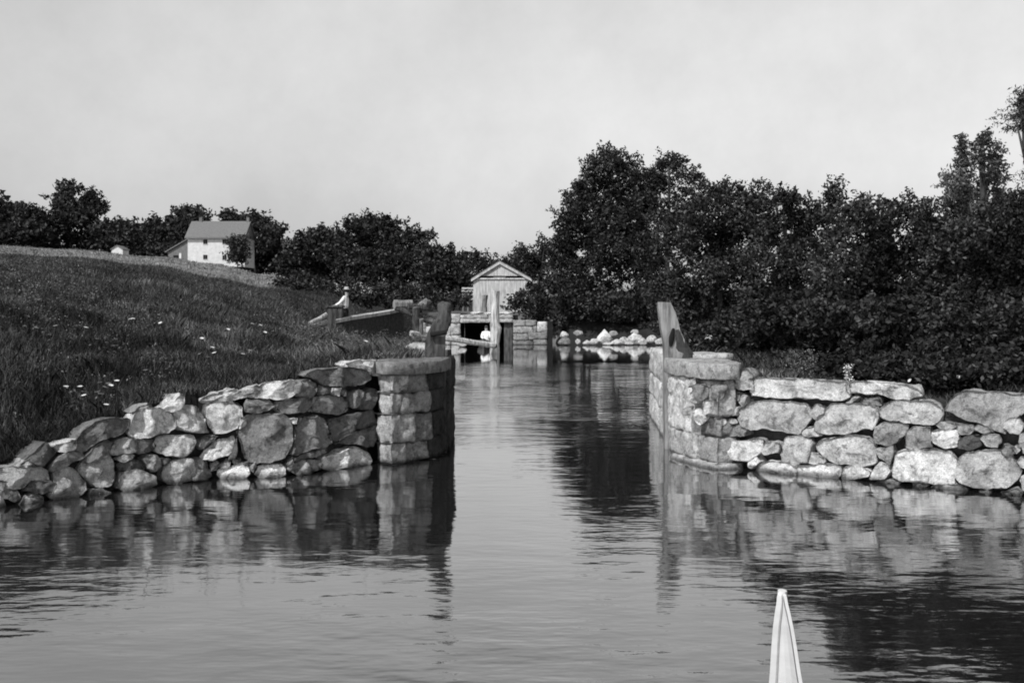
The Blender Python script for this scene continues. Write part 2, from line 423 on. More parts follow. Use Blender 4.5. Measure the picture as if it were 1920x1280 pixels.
def core(wf, prof, parent, back=.13, thick=.7, batter=.14, px_step=12):
    """rubble fill behind the face stones: prof = [(px, top py)]"""
    V, Fc = [], []; pxs = np.arange(prof[0][0], prof[-1][0] + 1, px_step)
    for px in pxs:
        py = np.interp(px, [a for a, _ in prof], [b for _, b in prof]); d, n = wf(px)
        zt = EYE - (py - HOR) / F * d
        a = P(px, py, d); x, y = a[0] - n.x * back, a[1] - n.y * back
        zz = zt - .02
        row = [(x, y, -.9), (x - n.x*batter*zz*.8, y - n.y*batter*zz*.8, zz - .05), (x - n.x*thick, y - n.y*thick, zz - .02), (x - n.x*thick, y - n.y*thick, -.9)]
        for q in row:
            q = Vector(q); V.append(q + noise.noise_vector(q * 5) * .03)
    for i in range(len(pxs) - 1):
        for k in range(3): Fc.append((i*4+k, i*4+k+1, (i+1)*4+k+1, (i+1)*4+k))
    return mesh('rubble_core', V, Fc, M['core'], parent, False)

LPLAN = [(-9.6, 6.4), (-7.6, 8.1), (-5.0, 10.42), (-4.1, 11.35), (-3.42, 12.1), (-2.52, 12.35), (-1.75, 13.3), (-1.6, 13.45)]
RPLAN = [(2.55, 13.15), (2.75, 12.9), (3.35, 12.45), (5.3, 11.0), (9.0, 8.1), (14, 4.3)]
lf, rf = wall_depth(LPLAN), wall_depth(RPLAN)
lw = thing('stone_wall', 'dry stone retaining wall of mixed boulders sloping down into the water left of the channel', 'stone wall', (-3.4, 12.0, 0))
rw = thing('stone_wall', 'bright sunlit dry stone wall with long flat capstones right of the channel', 'stone wall', (4.2, 11.8, 0))
LS = [  # (tone, outline in photo pixels)
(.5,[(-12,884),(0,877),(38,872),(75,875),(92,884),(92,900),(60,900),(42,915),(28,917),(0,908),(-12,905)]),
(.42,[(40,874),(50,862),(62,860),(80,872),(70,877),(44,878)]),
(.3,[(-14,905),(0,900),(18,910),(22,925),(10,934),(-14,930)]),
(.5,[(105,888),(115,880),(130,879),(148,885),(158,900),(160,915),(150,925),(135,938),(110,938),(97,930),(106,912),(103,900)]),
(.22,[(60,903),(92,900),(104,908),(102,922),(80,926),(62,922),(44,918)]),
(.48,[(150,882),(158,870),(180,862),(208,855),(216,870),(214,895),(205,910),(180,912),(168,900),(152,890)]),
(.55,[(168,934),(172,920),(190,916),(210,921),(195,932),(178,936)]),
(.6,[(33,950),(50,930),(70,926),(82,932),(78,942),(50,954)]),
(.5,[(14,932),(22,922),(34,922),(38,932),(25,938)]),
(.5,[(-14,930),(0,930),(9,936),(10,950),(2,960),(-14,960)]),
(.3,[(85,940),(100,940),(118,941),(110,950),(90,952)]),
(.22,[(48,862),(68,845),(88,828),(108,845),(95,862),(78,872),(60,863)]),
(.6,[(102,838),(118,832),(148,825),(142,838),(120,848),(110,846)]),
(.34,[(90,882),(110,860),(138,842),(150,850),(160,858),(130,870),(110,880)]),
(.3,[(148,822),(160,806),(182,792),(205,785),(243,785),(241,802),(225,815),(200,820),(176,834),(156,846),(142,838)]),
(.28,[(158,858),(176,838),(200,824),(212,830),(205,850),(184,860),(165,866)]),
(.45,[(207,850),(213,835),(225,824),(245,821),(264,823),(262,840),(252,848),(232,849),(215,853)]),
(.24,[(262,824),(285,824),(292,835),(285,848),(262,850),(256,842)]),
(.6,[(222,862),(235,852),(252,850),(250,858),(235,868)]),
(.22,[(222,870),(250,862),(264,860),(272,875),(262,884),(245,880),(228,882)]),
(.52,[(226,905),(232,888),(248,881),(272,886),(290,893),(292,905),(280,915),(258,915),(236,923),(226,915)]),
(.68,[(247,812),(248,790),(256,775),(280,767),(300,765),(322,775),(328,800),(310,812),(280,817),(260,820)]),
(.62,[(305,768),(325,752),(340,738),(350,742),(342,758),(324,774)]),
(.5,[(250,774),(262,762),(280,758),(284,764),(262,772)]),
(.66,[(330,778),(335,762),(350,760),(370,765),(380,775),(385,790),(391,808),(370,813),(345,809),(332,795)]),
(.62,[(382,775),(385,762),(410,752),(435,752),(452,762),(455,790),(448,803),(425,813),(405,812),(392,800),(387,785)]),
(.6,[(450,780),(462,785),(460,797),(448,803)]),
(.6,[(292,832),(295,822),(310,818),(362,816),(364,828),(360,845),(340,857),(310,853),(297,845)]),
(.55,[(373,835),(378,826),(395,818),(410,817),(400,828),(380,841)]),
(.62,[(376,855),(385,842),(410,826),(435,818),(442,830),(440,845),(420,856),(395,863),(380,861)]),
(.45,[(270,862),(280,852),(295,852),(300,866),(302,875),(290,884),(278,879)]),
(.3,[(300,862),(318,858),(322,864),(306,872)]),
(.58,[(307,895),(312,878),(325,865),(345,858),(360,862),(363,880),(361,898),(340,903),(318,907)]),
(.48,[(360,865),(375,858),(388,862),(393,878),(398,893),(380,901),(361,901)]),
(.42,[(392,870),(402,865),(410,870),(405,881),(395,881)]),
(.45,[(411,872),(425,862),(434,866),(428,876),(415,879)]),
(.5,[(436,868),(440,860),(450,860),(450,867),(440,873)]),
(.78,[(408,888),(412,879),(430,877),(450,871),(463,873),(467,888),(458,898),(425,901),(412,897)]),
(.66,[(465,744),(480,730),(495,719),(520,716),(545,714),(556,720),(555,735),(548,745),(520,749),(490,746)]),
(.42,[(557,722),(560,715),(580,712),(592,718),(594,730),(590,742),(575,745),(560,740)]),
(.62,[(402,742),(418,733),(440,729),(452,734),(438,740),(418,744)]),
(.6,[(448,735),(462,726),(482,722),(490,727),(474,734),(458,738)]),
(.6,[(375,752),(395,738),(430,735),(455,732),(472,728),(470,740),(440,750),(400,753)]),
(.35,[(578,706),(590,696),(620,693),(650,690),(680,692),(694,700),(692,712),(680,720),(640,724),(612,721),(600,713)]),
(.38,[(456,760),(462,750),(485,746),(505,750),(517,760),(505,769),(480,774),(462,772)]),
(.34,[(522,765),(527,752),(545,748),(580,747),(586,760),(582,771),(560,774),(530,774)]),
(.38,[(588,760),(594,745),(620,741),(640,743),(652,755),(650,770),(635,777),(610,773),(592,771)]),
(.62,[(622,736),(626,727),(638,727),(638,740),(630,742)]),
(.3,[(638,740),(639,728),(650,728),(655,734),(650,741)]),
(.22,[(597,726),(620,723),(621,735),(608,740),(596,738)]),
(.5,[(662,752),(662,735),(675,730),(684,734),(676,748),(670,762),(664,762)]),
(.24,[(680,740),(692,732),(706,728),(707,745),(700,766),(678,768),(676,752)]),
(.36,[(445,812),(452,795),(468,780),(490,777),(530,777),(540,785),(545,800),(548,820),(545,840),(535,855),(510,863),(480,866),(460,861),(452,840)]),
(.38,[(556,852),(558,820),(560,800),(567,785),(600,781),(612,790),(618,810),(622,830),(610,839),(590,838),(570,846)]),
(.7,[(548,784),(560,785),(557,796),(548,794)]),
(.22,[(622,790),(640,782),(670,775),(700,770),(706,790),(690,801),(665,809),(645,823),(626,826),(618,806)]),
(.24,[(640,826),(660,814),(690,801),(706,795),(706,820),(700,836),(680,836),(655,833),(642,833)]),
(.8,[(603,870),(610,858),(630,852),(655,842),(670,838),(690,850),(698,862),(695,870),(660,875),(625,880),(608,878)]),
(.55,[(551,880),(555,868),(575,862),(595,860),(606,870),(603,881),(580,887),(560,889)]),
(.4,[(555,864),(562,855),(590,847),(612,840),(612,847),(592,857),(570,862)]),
(.74,[(479,890),(483,876),(500,871),(525,872),(535,876),(536,888),(520,894),(490,897)]),
(.5,[(468,882),(470,868),(480,868),(482,876),(476,886)]),
(.5,[(537,870),(541,862),(549,858),(549,873),(541,876)]),
(.3,[(448,868),(466,866),(468,872),(452,874)]),
(.26,[(444,818),(446,850),(440,860),(430,858),(440,840)]),
(.68,[(655,683),(668,677),(700,675),(723,677),(723,701),(702,705),(692,694),(676,690),(657,688)]),
(.7,[(640,876),(670,874),(694,872),(692,880),(650,884)]),
]
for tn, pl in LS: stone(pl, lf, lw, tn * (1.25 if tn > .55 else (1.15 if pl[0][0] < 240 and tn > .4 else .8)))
core(lf, [(-60, 900), (0, 886), (90, 872), (150, 836), (240, 796), (330, 775), (440, 762), (560, 735), (600, 715), (700, 705), (712, 705)], lw)
RS = [
(.5,[(1363,704),(1370,695),(1400,691),(1409,702),(1411,730),(1390,731),(1370,723)]),
(.66,[(1409,712),(1420,709),(1500,711),(1560,714),(1586,716),(1587,748),(1560,749),(1510,745),(1450,746),(1412,740)]),
(.66,[(1592,724),(1600,716),(1650,716),(1690,721),(1720,725),(1723,742),(1710,748),(1680,748),(1650,739),(1593,737)]),
(.5,[(1386,780),(1390,765),(1410,757),(1440,752),(1475,753),(1505,757),(1517,768),(1517,785),(1505,800),(1495,812),(1460,808),(1430,803),(1405,804),(1390,796)]),
(.5,[(1518,765),(1525,759),(1542,762),(1545,772),(1535,780),(1530,788),(1520,781)]),
(.55,[(1532,794),(1545,770),(1560,757),(1580,757),(1610,758),(1640,765),(1646,776),(1639,790),(1636,803),(1600,808),(1565,813),(1545,809),(1533,803)]),
(.62,[(1502,810),(1510,802),(1530,800),(1541,806),(1538,816),(1520,819),(1506,817)]),
(.62,[(1463,866),(1465,835),(1475,820),(1495,815),(1510,818),(1522,830),(1520,845),(1510,866),(1490,869)]),
(.6,[(1532,832),(1545,822),(1590,817),(1625,820),(1635,835),(1640,855),(1643,866),(1620,873),(1590,869),(1560,863),(1545,856),(1535,845)]),
(.76,[(1512,866),(1515,850),(1530,850),(1545,858),(1546,869),(1525,869)]),
(.7,[(1364,832),(1380,827),(1420,822),(1430,825),(1430,845),(1415,856),(1395,863),(1375,861),(1366,846)]),
(.66,[(1431,828),(1445,827),(1463,832),(1460,850),(1436,853),(1430,848)]),
(.8,[(1415,886),(1425,871),(1440,866),(1485,868),(1492,875),(1492,894),(1470,898),(1440,893)]),
(.75,[(1404,876),(1408,862),(1418,856),(1425,866),(1412,879)]),
(.8,[(1495,890),(1496,873),(1530,870),(1572,873),(1575,888),(1570,897),(1530,898),(1505,897)]),
(.8,[(1577,896),(1581,877),(1595,872),(1620,876),(1631,885),(1625,893),(1600,899),(1582,901)]),
(.8,[(1631,897),(1640,875),(1650,868),(1662,872),(1667,881),(1660,896),(1645,899)]),
(.55,[(1647,770),(1665,758),(1690,752),(1740,750),(1755,758),(1763,775),(1760,790),(1750,795),(1710,792),(1670,789),(1655,782)]),
(.42,[(1638,815),(1640,800),(1655,793),(1685,792),(1700,798),(1695,815),(1680,826),(1662,834),(1645,829)]),
(.38,[(1698,837),(1698,805),(1715,801),(1741,799),(1743,820),(1743,838),(1715,839)]),
(.82,[(1747,828),(1750,808),(1765,805),(1790,810),(1795,820),(1794,838),(1775,839),(1755,833)]),
(.45,[(1793,808),(1795,795),(1822,797),(1826,808),(1815,815),(1798,813)]),
(.42,[(1828,806),(1835,797),(1855,800),(1862,808),(1845,811)]),
(.42,[(1750,796),(1765,791),(1788,794),(1788,803),(1765,804)]),
(.45,[(1838,822),(1843,814),(1870,815),(1874,828),(1868,836),(1848,835)]),
(.12,[(1797,822),(1815,816),(1836,816),(1838,835),(1815,845),(1797,841)]),
(.42,[(1772,766),(1785,748),(1800,735),(1830,733),(1860,738),(1915,740),(1935,745),(1935,762),(1905,781),(1892,800),(1882,813),(1850,801),(1820,789),(1790,775)]),
(.6,[(1884,801),(1892,785),(1905,783),(1919,798),(1912,812),(1895,814)]),
(.74,[(1676,892),(1678,865),(1685,849),(1700,843),(1750,843),(1780,850),(1793,865),(1792,882),(1785,905),(1760,907),(1720,900),(1690,897)]),
(.52,[(1796,897),(1796,862),(1810,850),(1850,843),(1880,845),(1900,858),(1911,880),(1905,900),(1885,911),(1850,916),(1825,913),(1805,902)]),
(.7,[(1640,902),(1670,898),(1690,904),(1680,909),(1645,909)]),
(.68,[(1745,917),(1755,908),(1800,910),(1811,916),(1808,924),(1780,925)]),
(.6,[(1711,905),(1725,901),(1740,909),(1730,914),(1715,912)]),
(.6,[(1832,920),(1850,917),(1858,926),(1840,928)]),
(.45,[(1876,921),(1905,916),(1918,925),(1905,932),(1885,930)]),
(.7,[(1913,902),(1918,890),(1935,880),(1940,920),(1920,918)]),
(.65,[(1907,864),(1915,855),(1935,855),(1938,880),(1912,877)]),
(.6,[(1899,841),(1906,835),(1913,842),(1906,849)]),
(.35,[(1877,842),(1884,832),(1898,837),(1900,851),(1886,856)]),
(.4,[(1645,840),(1672,836),(1673,850),(1666,869),(1655,863),(1648,852)]),
(.55,[(1585,757),(1604,745),(1613,747),(1598,756)]),
(.3,[(1612,754),(1620,746),(1645,748),(1649,757),(1630,760)]),
(.45,[(1385,750),(1390,742),(1399,745),(1397,758),(1388,761)]),
(.3,[(1360,745),(1385,734),(1386,748),(1371,754)]),
(.3,[(1362,800),(1382,795),(1398,806),(1394,818),(1370,818)]),
(.45,[(1915,815),(1935,808),(1940,845),(1918,850),(1912,832)]),
(.5,[(1925,780),(1960,770),(1990,800),(1980,840),(1940,838),(1926,815)]),
(.5,[(1940,900),(1960,850),(2000,845),(2030,880),(2010,950),(1950,945)]),
(.45,[(1940,745),(1990,740),(2040,760),(2030,810),(1995,790),(1945,768)]),
]
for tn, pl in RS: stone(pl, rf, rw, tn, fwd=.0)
core(rf, [(1362, 740), (1400, 730), (1480, 735), (1590, 742), (1720, 748), (1760, 775), (1800, 765), (1960, 775), (2040, 780), (2400, 820)], rw, back=.15)

# ------------------------------------------------------------------ dressed stone piers
class Path:
    def __init__(s, pts):
        s.p = np.array(pts, float); s.d = np.r_[0, np.cumsum(np.hypot(*np.diff(s.p, axis=0).T))]; s.L = s.d[-1]
    def at(s, a):
        return np.array([np.interp(a, s.d, s.p[:, 0]), np.interp(a, s.d, s.p[:, 1])])
    def nrm(s, a, e=.03):
        t = s.at(min(a+e, s.L)) - s.at(max(a-e, 0)); t /= np.hypot(*t); return np.array([t[1], -t[0]])
def ashlar(path, s0, s1, z0, z1, parent, tone, name='block', thick=.45, rnd=.02, rough=.012, inset=0.0, res=.035):
    nu = max(4, int((s1-s0)/res)); nv = max(4, int((z1-z0)/res)); V, Fc = [], []
    def pt(i, j, back=False):
        s_ = s0 + (s1-s0) * i / nu; z = z0 + (z1-z0) * j / nv
        p = path.at(s_); n = path.nrm(s_)
        if back: p = p - n * thick; return Vector((p[0], p[1], z))
        e = min(i, nu-i) / nu * (s1-s0); f = min(j, nv-j) / nv * (z1-z0)
        k = (max(0, 1 - e/.045)**2 + max(0, 1 - f/.045)**2) * rnd
        q = Vector((p[0] - n[0]*(k+inset), p[1] - n[1]*(k+inset), z))
        vd = min(noise.voronoi(q * 6 + Vector((tone*50, 0, 0)))[0][0], .6) * rough * 1.3; q = q - Vector((n[0]*vd, n[1]*vd, 0))
        return q + noise.noise_vector(q * 6 + Vector((tone*50, 0, 0))) * rough + noise.noise_vector(q * 20) * rough * .5
    for i in range(nu+1):
        for j in range(nv+1): V.append(pt(i, j))
    m = nv + 1
    for i in range(nu):
        for j in range(nv): Fc.append((i*m+j, (i+1)*m+j, (i+1)*m+j+1, i*m+j+1))
    b0 = len(V)
    ring = [(i, 0) for i in range(nu+1)] + [(nu, j) for j in range(1, nv+1)] + [(i, nv) for i in range(nu-1, -1, -1)] + [(0, j) for j in range(nv-1, 0, -1)]
    for i, j in ring: V.append(pt(i, j, True))
    for k in range(len(ring)):
        k2 = (k+1) % len(ring); a, b_ = ring[k], ring[k2]
        Fc.append((a[0]*m+a[1], b0+k, b0+k2, b_[0]*m+b_[1]))
    Fc.append(tuple(b0 + k for k in range(len(ring)-1, -1, -1)))
    return mesh(name, V, Fc, M['stone'], parent, True, tone)
def slab(plan, z0, z1, parent, tone, name='cap_stone', mat=None):
    o2 = resample(chaikin(plan, 1, .03), 64); c = o2.mean(0); V, Fc = [], []
    rings = [(.985, z0), (1, z0 + .01), (1, (z0+z1)/2), (1, z1 - .01), (.985, z1), (.7, z1 + .004), (.35, z1 + .002)]
    for sc, z in rings:
        for p in o2:
            q = Vector((c[0] + (p[0]-c[0]) * sc, c[1] + (p[1]-c[1]) * sc, z))
            V.append(q + noise.noise_vector(q * 5 + Vector((tone*9, 0, 0))) * .022 + noise.noise_vector(q * 17) * .008)
    m = len(o2)
    for k in range(len(rings)-1):
        for i in range(m): Fc.append((k*m+i, k*m+(i+1) % m, (k+1)*m+(i+1) % m, (k+1)*m+i))
    Fc.append(tuple(range(m-1, -1, -1))); Fc.append(tuple((len(rings)-1)*m + i for i in range(m)))
    return mesh(name, V, Fc, mat or M['stone'], parent, True, tone)

lp = thing('stone_pier', 'square shadowed stone pier of coursed blocks on the left of the channel', 'stone pier', (-1.3, 13.9, 0), 'stone piers flanking the channel')
lpath = Path([(-1.76, 13.7), (-1.70, 13.42), (-1.49, 13.2), (-1.02, 13.74), (-.94, 13.87), (-.88, 14.15), (-.85, 14.5)])
A, B_, C_ = 0.0, lpath.d[2], lpath.d[3]
for (s0, s1, z0, z1, tn, ins) in [  # tones carry light and shade: bright chamfer, dimmer front, near-black channel side
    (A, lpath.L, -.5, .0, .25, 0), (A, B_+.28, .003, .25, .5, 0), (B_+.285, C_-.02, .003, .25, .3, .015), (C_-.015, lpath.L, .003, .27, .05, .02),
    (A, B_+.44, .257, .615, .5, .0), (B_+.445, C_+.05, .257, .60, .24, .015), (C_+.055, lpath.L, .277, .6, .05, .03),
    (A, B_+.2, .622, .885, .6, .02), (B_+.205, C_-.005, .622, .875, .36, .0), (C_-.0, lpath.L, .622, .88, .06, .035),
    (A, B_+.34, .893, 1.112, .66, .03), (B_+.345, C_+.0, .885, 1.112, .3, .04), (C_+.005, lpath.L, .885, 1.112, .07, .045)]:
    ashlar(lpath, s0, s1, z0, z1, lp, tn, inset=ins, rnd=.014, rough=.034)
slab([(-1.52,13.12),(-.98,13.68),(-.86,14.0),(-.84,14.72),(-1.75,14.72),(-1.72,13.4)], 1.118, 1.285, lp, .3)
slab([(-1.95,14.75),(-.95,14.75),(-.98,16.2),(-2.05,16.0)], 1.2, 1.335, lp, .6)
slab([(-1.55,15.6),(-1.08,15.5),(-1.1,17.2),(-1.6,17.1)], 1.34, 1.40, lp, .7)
slab([(-1.5,13.42),(-1.08,13.9),(-.98,14.4),(-1.6,14.5),(-1.62,13.6)], -.5, 1.11, lp, .2, 'rubble_core', M['core'])

rp = thing('stone_pier', 'rounded sunlit stone pier crusted with white mortar on the right of the channel', 'stone pier', (2.5, 13.6, 0), 'stone piers flanking the channel')
rpath = Path([(2.07, 14.35), (2.1, 14.0), (2.2, 13.58), (2.33, 13.2), (2.48, 12.92), (2.78, 13.0), (2.9, 13.3)])
RL = rpath.L
for (s0, s1, z0, z1, tn, ins, nm) in [
    (.35, RL, -.5, .055, .8, -.05, 'plinth'), (.05, .62, .06, .37, .58, 0, 'block'), (.625, 1.02, .06, .375, .6, 0, 'block'), (1.025, RL, .06, .36, .45, .03, 'block'),
    (.05, .98, .376, 1.07, .80, .0, 'mortar_face'), (.985, RL, .62, 1.06, .5, .05, 'block'), (.985, RL, .37, .61, .3, .1, 'block')]:
    ashlar(rpath, s0, s1, z0, z1, rp, tn, nm, inset=ins, rnd=.018, rough=.05 if nm == 'mortar_face' else .022)
slab([(2.07,14.3),(2.09,13.97),(2.19,13.56),(2.32,13.18),(2.475,12.89),(2.77,12.98),(2.88,13.4),(2.9,14.7),(2.1,14.7)], 1.08, 1.265, rp, .55)
slab([(2.5,14.8),(2.95,14.75),(3.1,14.9),(3.0,15.7),(2.5,15.6)], 1.2, 1.315, rp, .66)
slab([(2.3,13.6),(2.5,13.3),(2.75,13.3),(2.8,14.4),(2.25,14.5)], -.5, 1.07, rp, .2, 'rubble_core', M['core'])
for tn, dd, pl in [(.36,13.12,[(1297,726),(1304,722),(1322,722),(1330,726),(1329,744),(1320,751),(1306,747),(1299,738)]),(.3,12.98,[(1333,722),(1345,718),(1360,718),(1364,730),(1358,744),(1345,752),(1334,748)])]:
    stone(pl, (lambda d_: (lambda p_: (d_, Vector((-.35, -.94, 0)).normalized())))(dd), rp, tn, 'stone', depth=.12, batter=0)
# white mortar crusts and pockets of lime between pier and wall
for i, (px, py, r_) in enumerate([(1302,745,15),(1330,765,17),(1352,772,12),(1312,778,16),(1370,765,10),(1384,772,9),(1340,742,8),(1362,748,8),(1295,718,9),(1287,770,9),(1350,792,10),(1376,790,7)]):
    pl = [(px + r_*math.cos(a)*random.uniform(.7,1.25), py + r_*.85*math.sin(a)*random.uniform(.7,1.25)) for a in np.linspace(0, 2*math.pi, 9)[:-1]]
    d = 13.05 if px > 1325 else 13.22
    f2 = (lambda d_: (lambda p_: (d_, Vector((-.35, -.94, 0)).normalized())))(d)
    stone(pl, f2, rp, .78, 'mortar_crust', depth=.12, batter=0)

# ------------------------------------------------------------------ timber walls and gate posts
def plank_wall(name, label, x0, y0, x1, y1, n, ztop, mat, loc, side):
    t = thing(name, label, 'plank wall', loc)
    for i in range(n):
        a, b_ = i / n, (i + .94) / n
        ax, ay = x0 + (x1-x0)*a, y0 + (y1-y0)*a; bx, by = x0 + (x1-x0)*b_, y0 + (y1-y0)*b_
        zt = ztop + random.uniform(-.06, .03); off = random.uniform(0, .02); m = MB(); V = []; K = 12
        for k in range(K+1):
            z = -.6 + (zt + .6) * k / K
            for (qx, qy, dd) in ((ax, ay, 0), (bx, by, 0), (bx, by, .09), (ax, ay, .09)):
                q = Vector((qx + side*(off+dd), qy, z)); V.append(q + noise.noise_vector(q * 5) * .012)
        Fc = []
        for k in range(K):
            for j in range(4): Fc.append((k*4+j, k*4+(j+1) % 4, (k+1)*4+(j+1) % 4, (k+1)*4+j))
        Fc += [(3, 2, 1, 0), (K*4, K*4+1, K*4+2, K*4+3)]
        mesh('plank', V, Fc, mat, t)
    mm = MB(); mm.tube(seg((x0+side*.16, y0, ztop-.3), (x1+side*.16, y1, ztop-.3), 6), .07, 8, .01); mm.build('rail', M['wood_dark'], t)
    return t
def chamber(label, x0, y0, x1, y1, ztop, tones, loc, flip):
    t = thing('chamber_wall', label, 'lock wall', loc)
    pa = Path([(x0, y0), (x1, y1)]) if not flip else Path([(x1, y1), (x0, y0)])
    zc = [-.5, .38, .78, ztop]; r = random.Random(3)
    for c in range(3):
        a = 0.0
        while a < pa.L - .2:
            b_ = min(pa.L, a + r.uniform(.55, 1.1))
            if pa.L - b_ < .3: b_ = pa.L
            ashlar(pa, a, b_-.008, zc[c]+.004, zc[c+1] + (r.uniform(-.04, .02) if c == 2 else 0), t, r.uniform(*tones), 'block', inset=r.uniform(0, .03), rnd=.02, rough=.03, res=.06); a = b_
    return t
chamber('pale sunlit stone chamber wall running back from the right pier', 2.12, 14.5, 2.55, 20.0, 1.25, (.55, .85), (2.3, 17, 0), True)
chamber('black shaded stone chamber wall running back from the left pier', -.83, 14.55, -.86, 16.6, 1.24, (.03, .07), (-.85, 15.3, 0), False)  # stone toned near-black: the shade of this side is put into its colour

def loft_post(name, label, rows, Y, dep, mat, loc, amp=.02):
    """rows = (py, px_left, px_right) from the top down, depth centre Y, thickness dep"""
    t = thing(name, label, 'gate post', loc)
    V, Fc, K = [], [], 10
    rr = []
    for (a, b_) in zip(rows[:-1], rows[1:]):
        for k in range(4): rr.append(tuple(a[i] + (b_[i]-a[i]) * k / 4 for i in range(3)))
    rr.append(rows[-1])
    for (py, l, r_) in rr:
        a, b_ = P(l, py, Y), P(r_, py, Y); w = (b_[0]-a[0]) / 2; cx = (a[0]+b_[0]) / 2
        for k in range(12):
            th = 2*math.pi*(k+.5)/12; cu, cv = math.cos(th), math.sin(th); m_ = max(abs(cu), abs(cv)) ** .8
            q = Vector((cx + cu/m_*w, Y + cv/m_*dep/2, a[2])); V.append(q + noise.noise_vector(Vector((q.x*9, q.y*9, q.z*4))) * amp)
    n = len(rr)
    for i in range(n-1):
        for k in range(12): Fc.append((i*12+k, (i+1)*12+k, (i+1)*12+(k+1) % 12, i*12+(k+1) % 12))
    Fc += [tuple(range(12)), tuple((n-1)*12+k for k in range(11, -1, -1))]
    mesh('timber', V, Fc, mat, t); return t
gp = loft_post('gate_post', 'gnarled dark timber gate post standing on the left pier', [(568,826,838),(573,822,847),(580,821,849),(588,823,844),(597,820,846),(606,811,842),(620,803,839),(632,801,836),(640,799,837),(664,800,833),(684,806,834),(760,812,836),(900,814,838)], 14.55, .26, M['wood_dark'], P(818, 664, 14.55), .045)
mb = MB(); mb.tube(seg(P(806, 628, 14.36), P(838, 622, 14.36), 3), .035, 8, .01); mb.build('iron_band', M['black'], gp)
gq = loft_post('gate_post', 'leaning grey timber gate post with a slanting edge on the right pier', [(567,1232,1257),(585,1233,1264),(602,1235,1270),(620,1238,1276),(636,1241,1283),(655,1243,1284),(680,1244,1272),(760,1244,1268),(900,1246,1268)], 14.9, .2, M['wood_grey'], P(1256, 668, 14.9), .014)
V, Fc, rr = [], [], [(618,1262,1271),(628,1261,1278),(640,1260,1284),(650,1258,1291),(662,1258,1300),(672,1257,1306),(682,1257,1308)]
for (py, l, r_) in rr:
    a_, b2_ = P(l, py, 14.95), P(r_, py, 14.95)
    for k in range(14):
        th = 2*math.pi*(k+.5)/14; cu_, cv = math.cos(th), math.sin(th); m_ = max(abs(cu_), abs(cv)) ** .7
        q = Vector(((a_[0]+b2_[0])/2 + cu_/m_*(b2_[0]-a_[0])/2, 14.95 + cv/m_*.16, a_[2])); V.append(q + noise.noise_vector(q*13)*.025)
for i in range(len(rr)-1):
    for k in range(14): Fc.append((i*14+k, (i+1)*14+k, (i+1)*14+(k+1) % 14, i*14+(k+1) % 14))
Fc += [tuple(range(14)), tuple((len(rr)-1)*14+k for k in range(13, -1, -1))]
mesh('rotten_stump', V, Fc, M['bark'], gq)
mb = MB(); mb.tube(seg(P(1262, 614, 14.78), P(1256, 648, 14.78), 4), [.02,.035,.045,.04,.02], 8, .03); mb.build('hollow_shade', M['black'], gq)  # solid black tube standing for the shade inside a hole

# mid-channel post, rail, debris beyond the left pier
mp = thing('mooring_post', 'tall pale timber post standing in the water in front of the culvert', 'post', (-.78, 49, 0))
rowsM = [(545,924,937),(552,922,937),(570,921,936),(590,920,936),(606,919,937),(615,919,941),(628,919,939),(645,919,936),(668,918,936),(700,917,936)]
V, Fc = [], []
for (py, l, r_) in rowsM:
    a, b_ = P(l, py, 49), P(r_, py, 49)
    for k in range(10):
        th = 2*math.pi*k/10; q = Vector(((a[0]+b_[0])/2 + math.cos(th)*(b_[0]-a[0])/2, 49 + math.sin(th)*.22, a[2])); V.append(q + noise.noise_vector(q*3)*.03)
for i in range(len(rowsM)-1):
    for k in range(10): Fc.append((i*10+k, (i+1)*10+k, (i+1)*10+(k+1) % 10, i*10+(k+1) % 10))
Fc += [tuple(range(10))]
mesh('shaft', V, Fc, M['wood_pale'], mp)
mb = MB(); mb.tube(seg(P(922, 648, 48.75), P(932, 648, 48.75), 2), [.1,.13,.08], 8, .02); mb.build('knot', M['wood_dark'], mp)
bar = MB().tube(seg(P(770, 624, 46), P(926, 647, 48.6), 10), .135, 8, .04).build('boom_log', M['wood_pale'])
tagp(bar, 'long pale log boom running from the left bank to the post in the water', 'log')
post2 = MB().tube(seg(P(909, 553, 66), P(908, 592, 66), 4), [.2,.17,.16,.18,.2], 8, .05).build('stake', M['wood_grey'])
tagp(post2, 'short weathered stake standing in front of the board shed', 'post')

fr = thing('broken_gate_frame', 'wreckage of a timber gate frame leaning beside the dark lock wall', 'gate frame', P(782, 640, 46))
for nm, a, b_, r_, mt in [('post',(780,576),(783,645),.17,'wood_dark'),('post',(790,598),(789,644),.09,'wood_grey'),('beam',(739,571),(772,571),.20,'wood_grey'),
    ('beam',(765,574),(812,578),.13,'wood_dark'),('brace',(776,580),(800,562),.09,'wood_grey'),('beam',(742,576),(800,602),.11,'wood_dark'),('brace',(797,566),(806,566),.09,'wood_grey'),('beam',(783,597),(815,607),.07,'wood_dark')]:
    MB().tube(seg(P(a[0], a[1], 46), P(b_[0], b_[1], 46.4), 4), r_, 8, .03, sq=(1, .8)).build(nm, M[mt], fr)

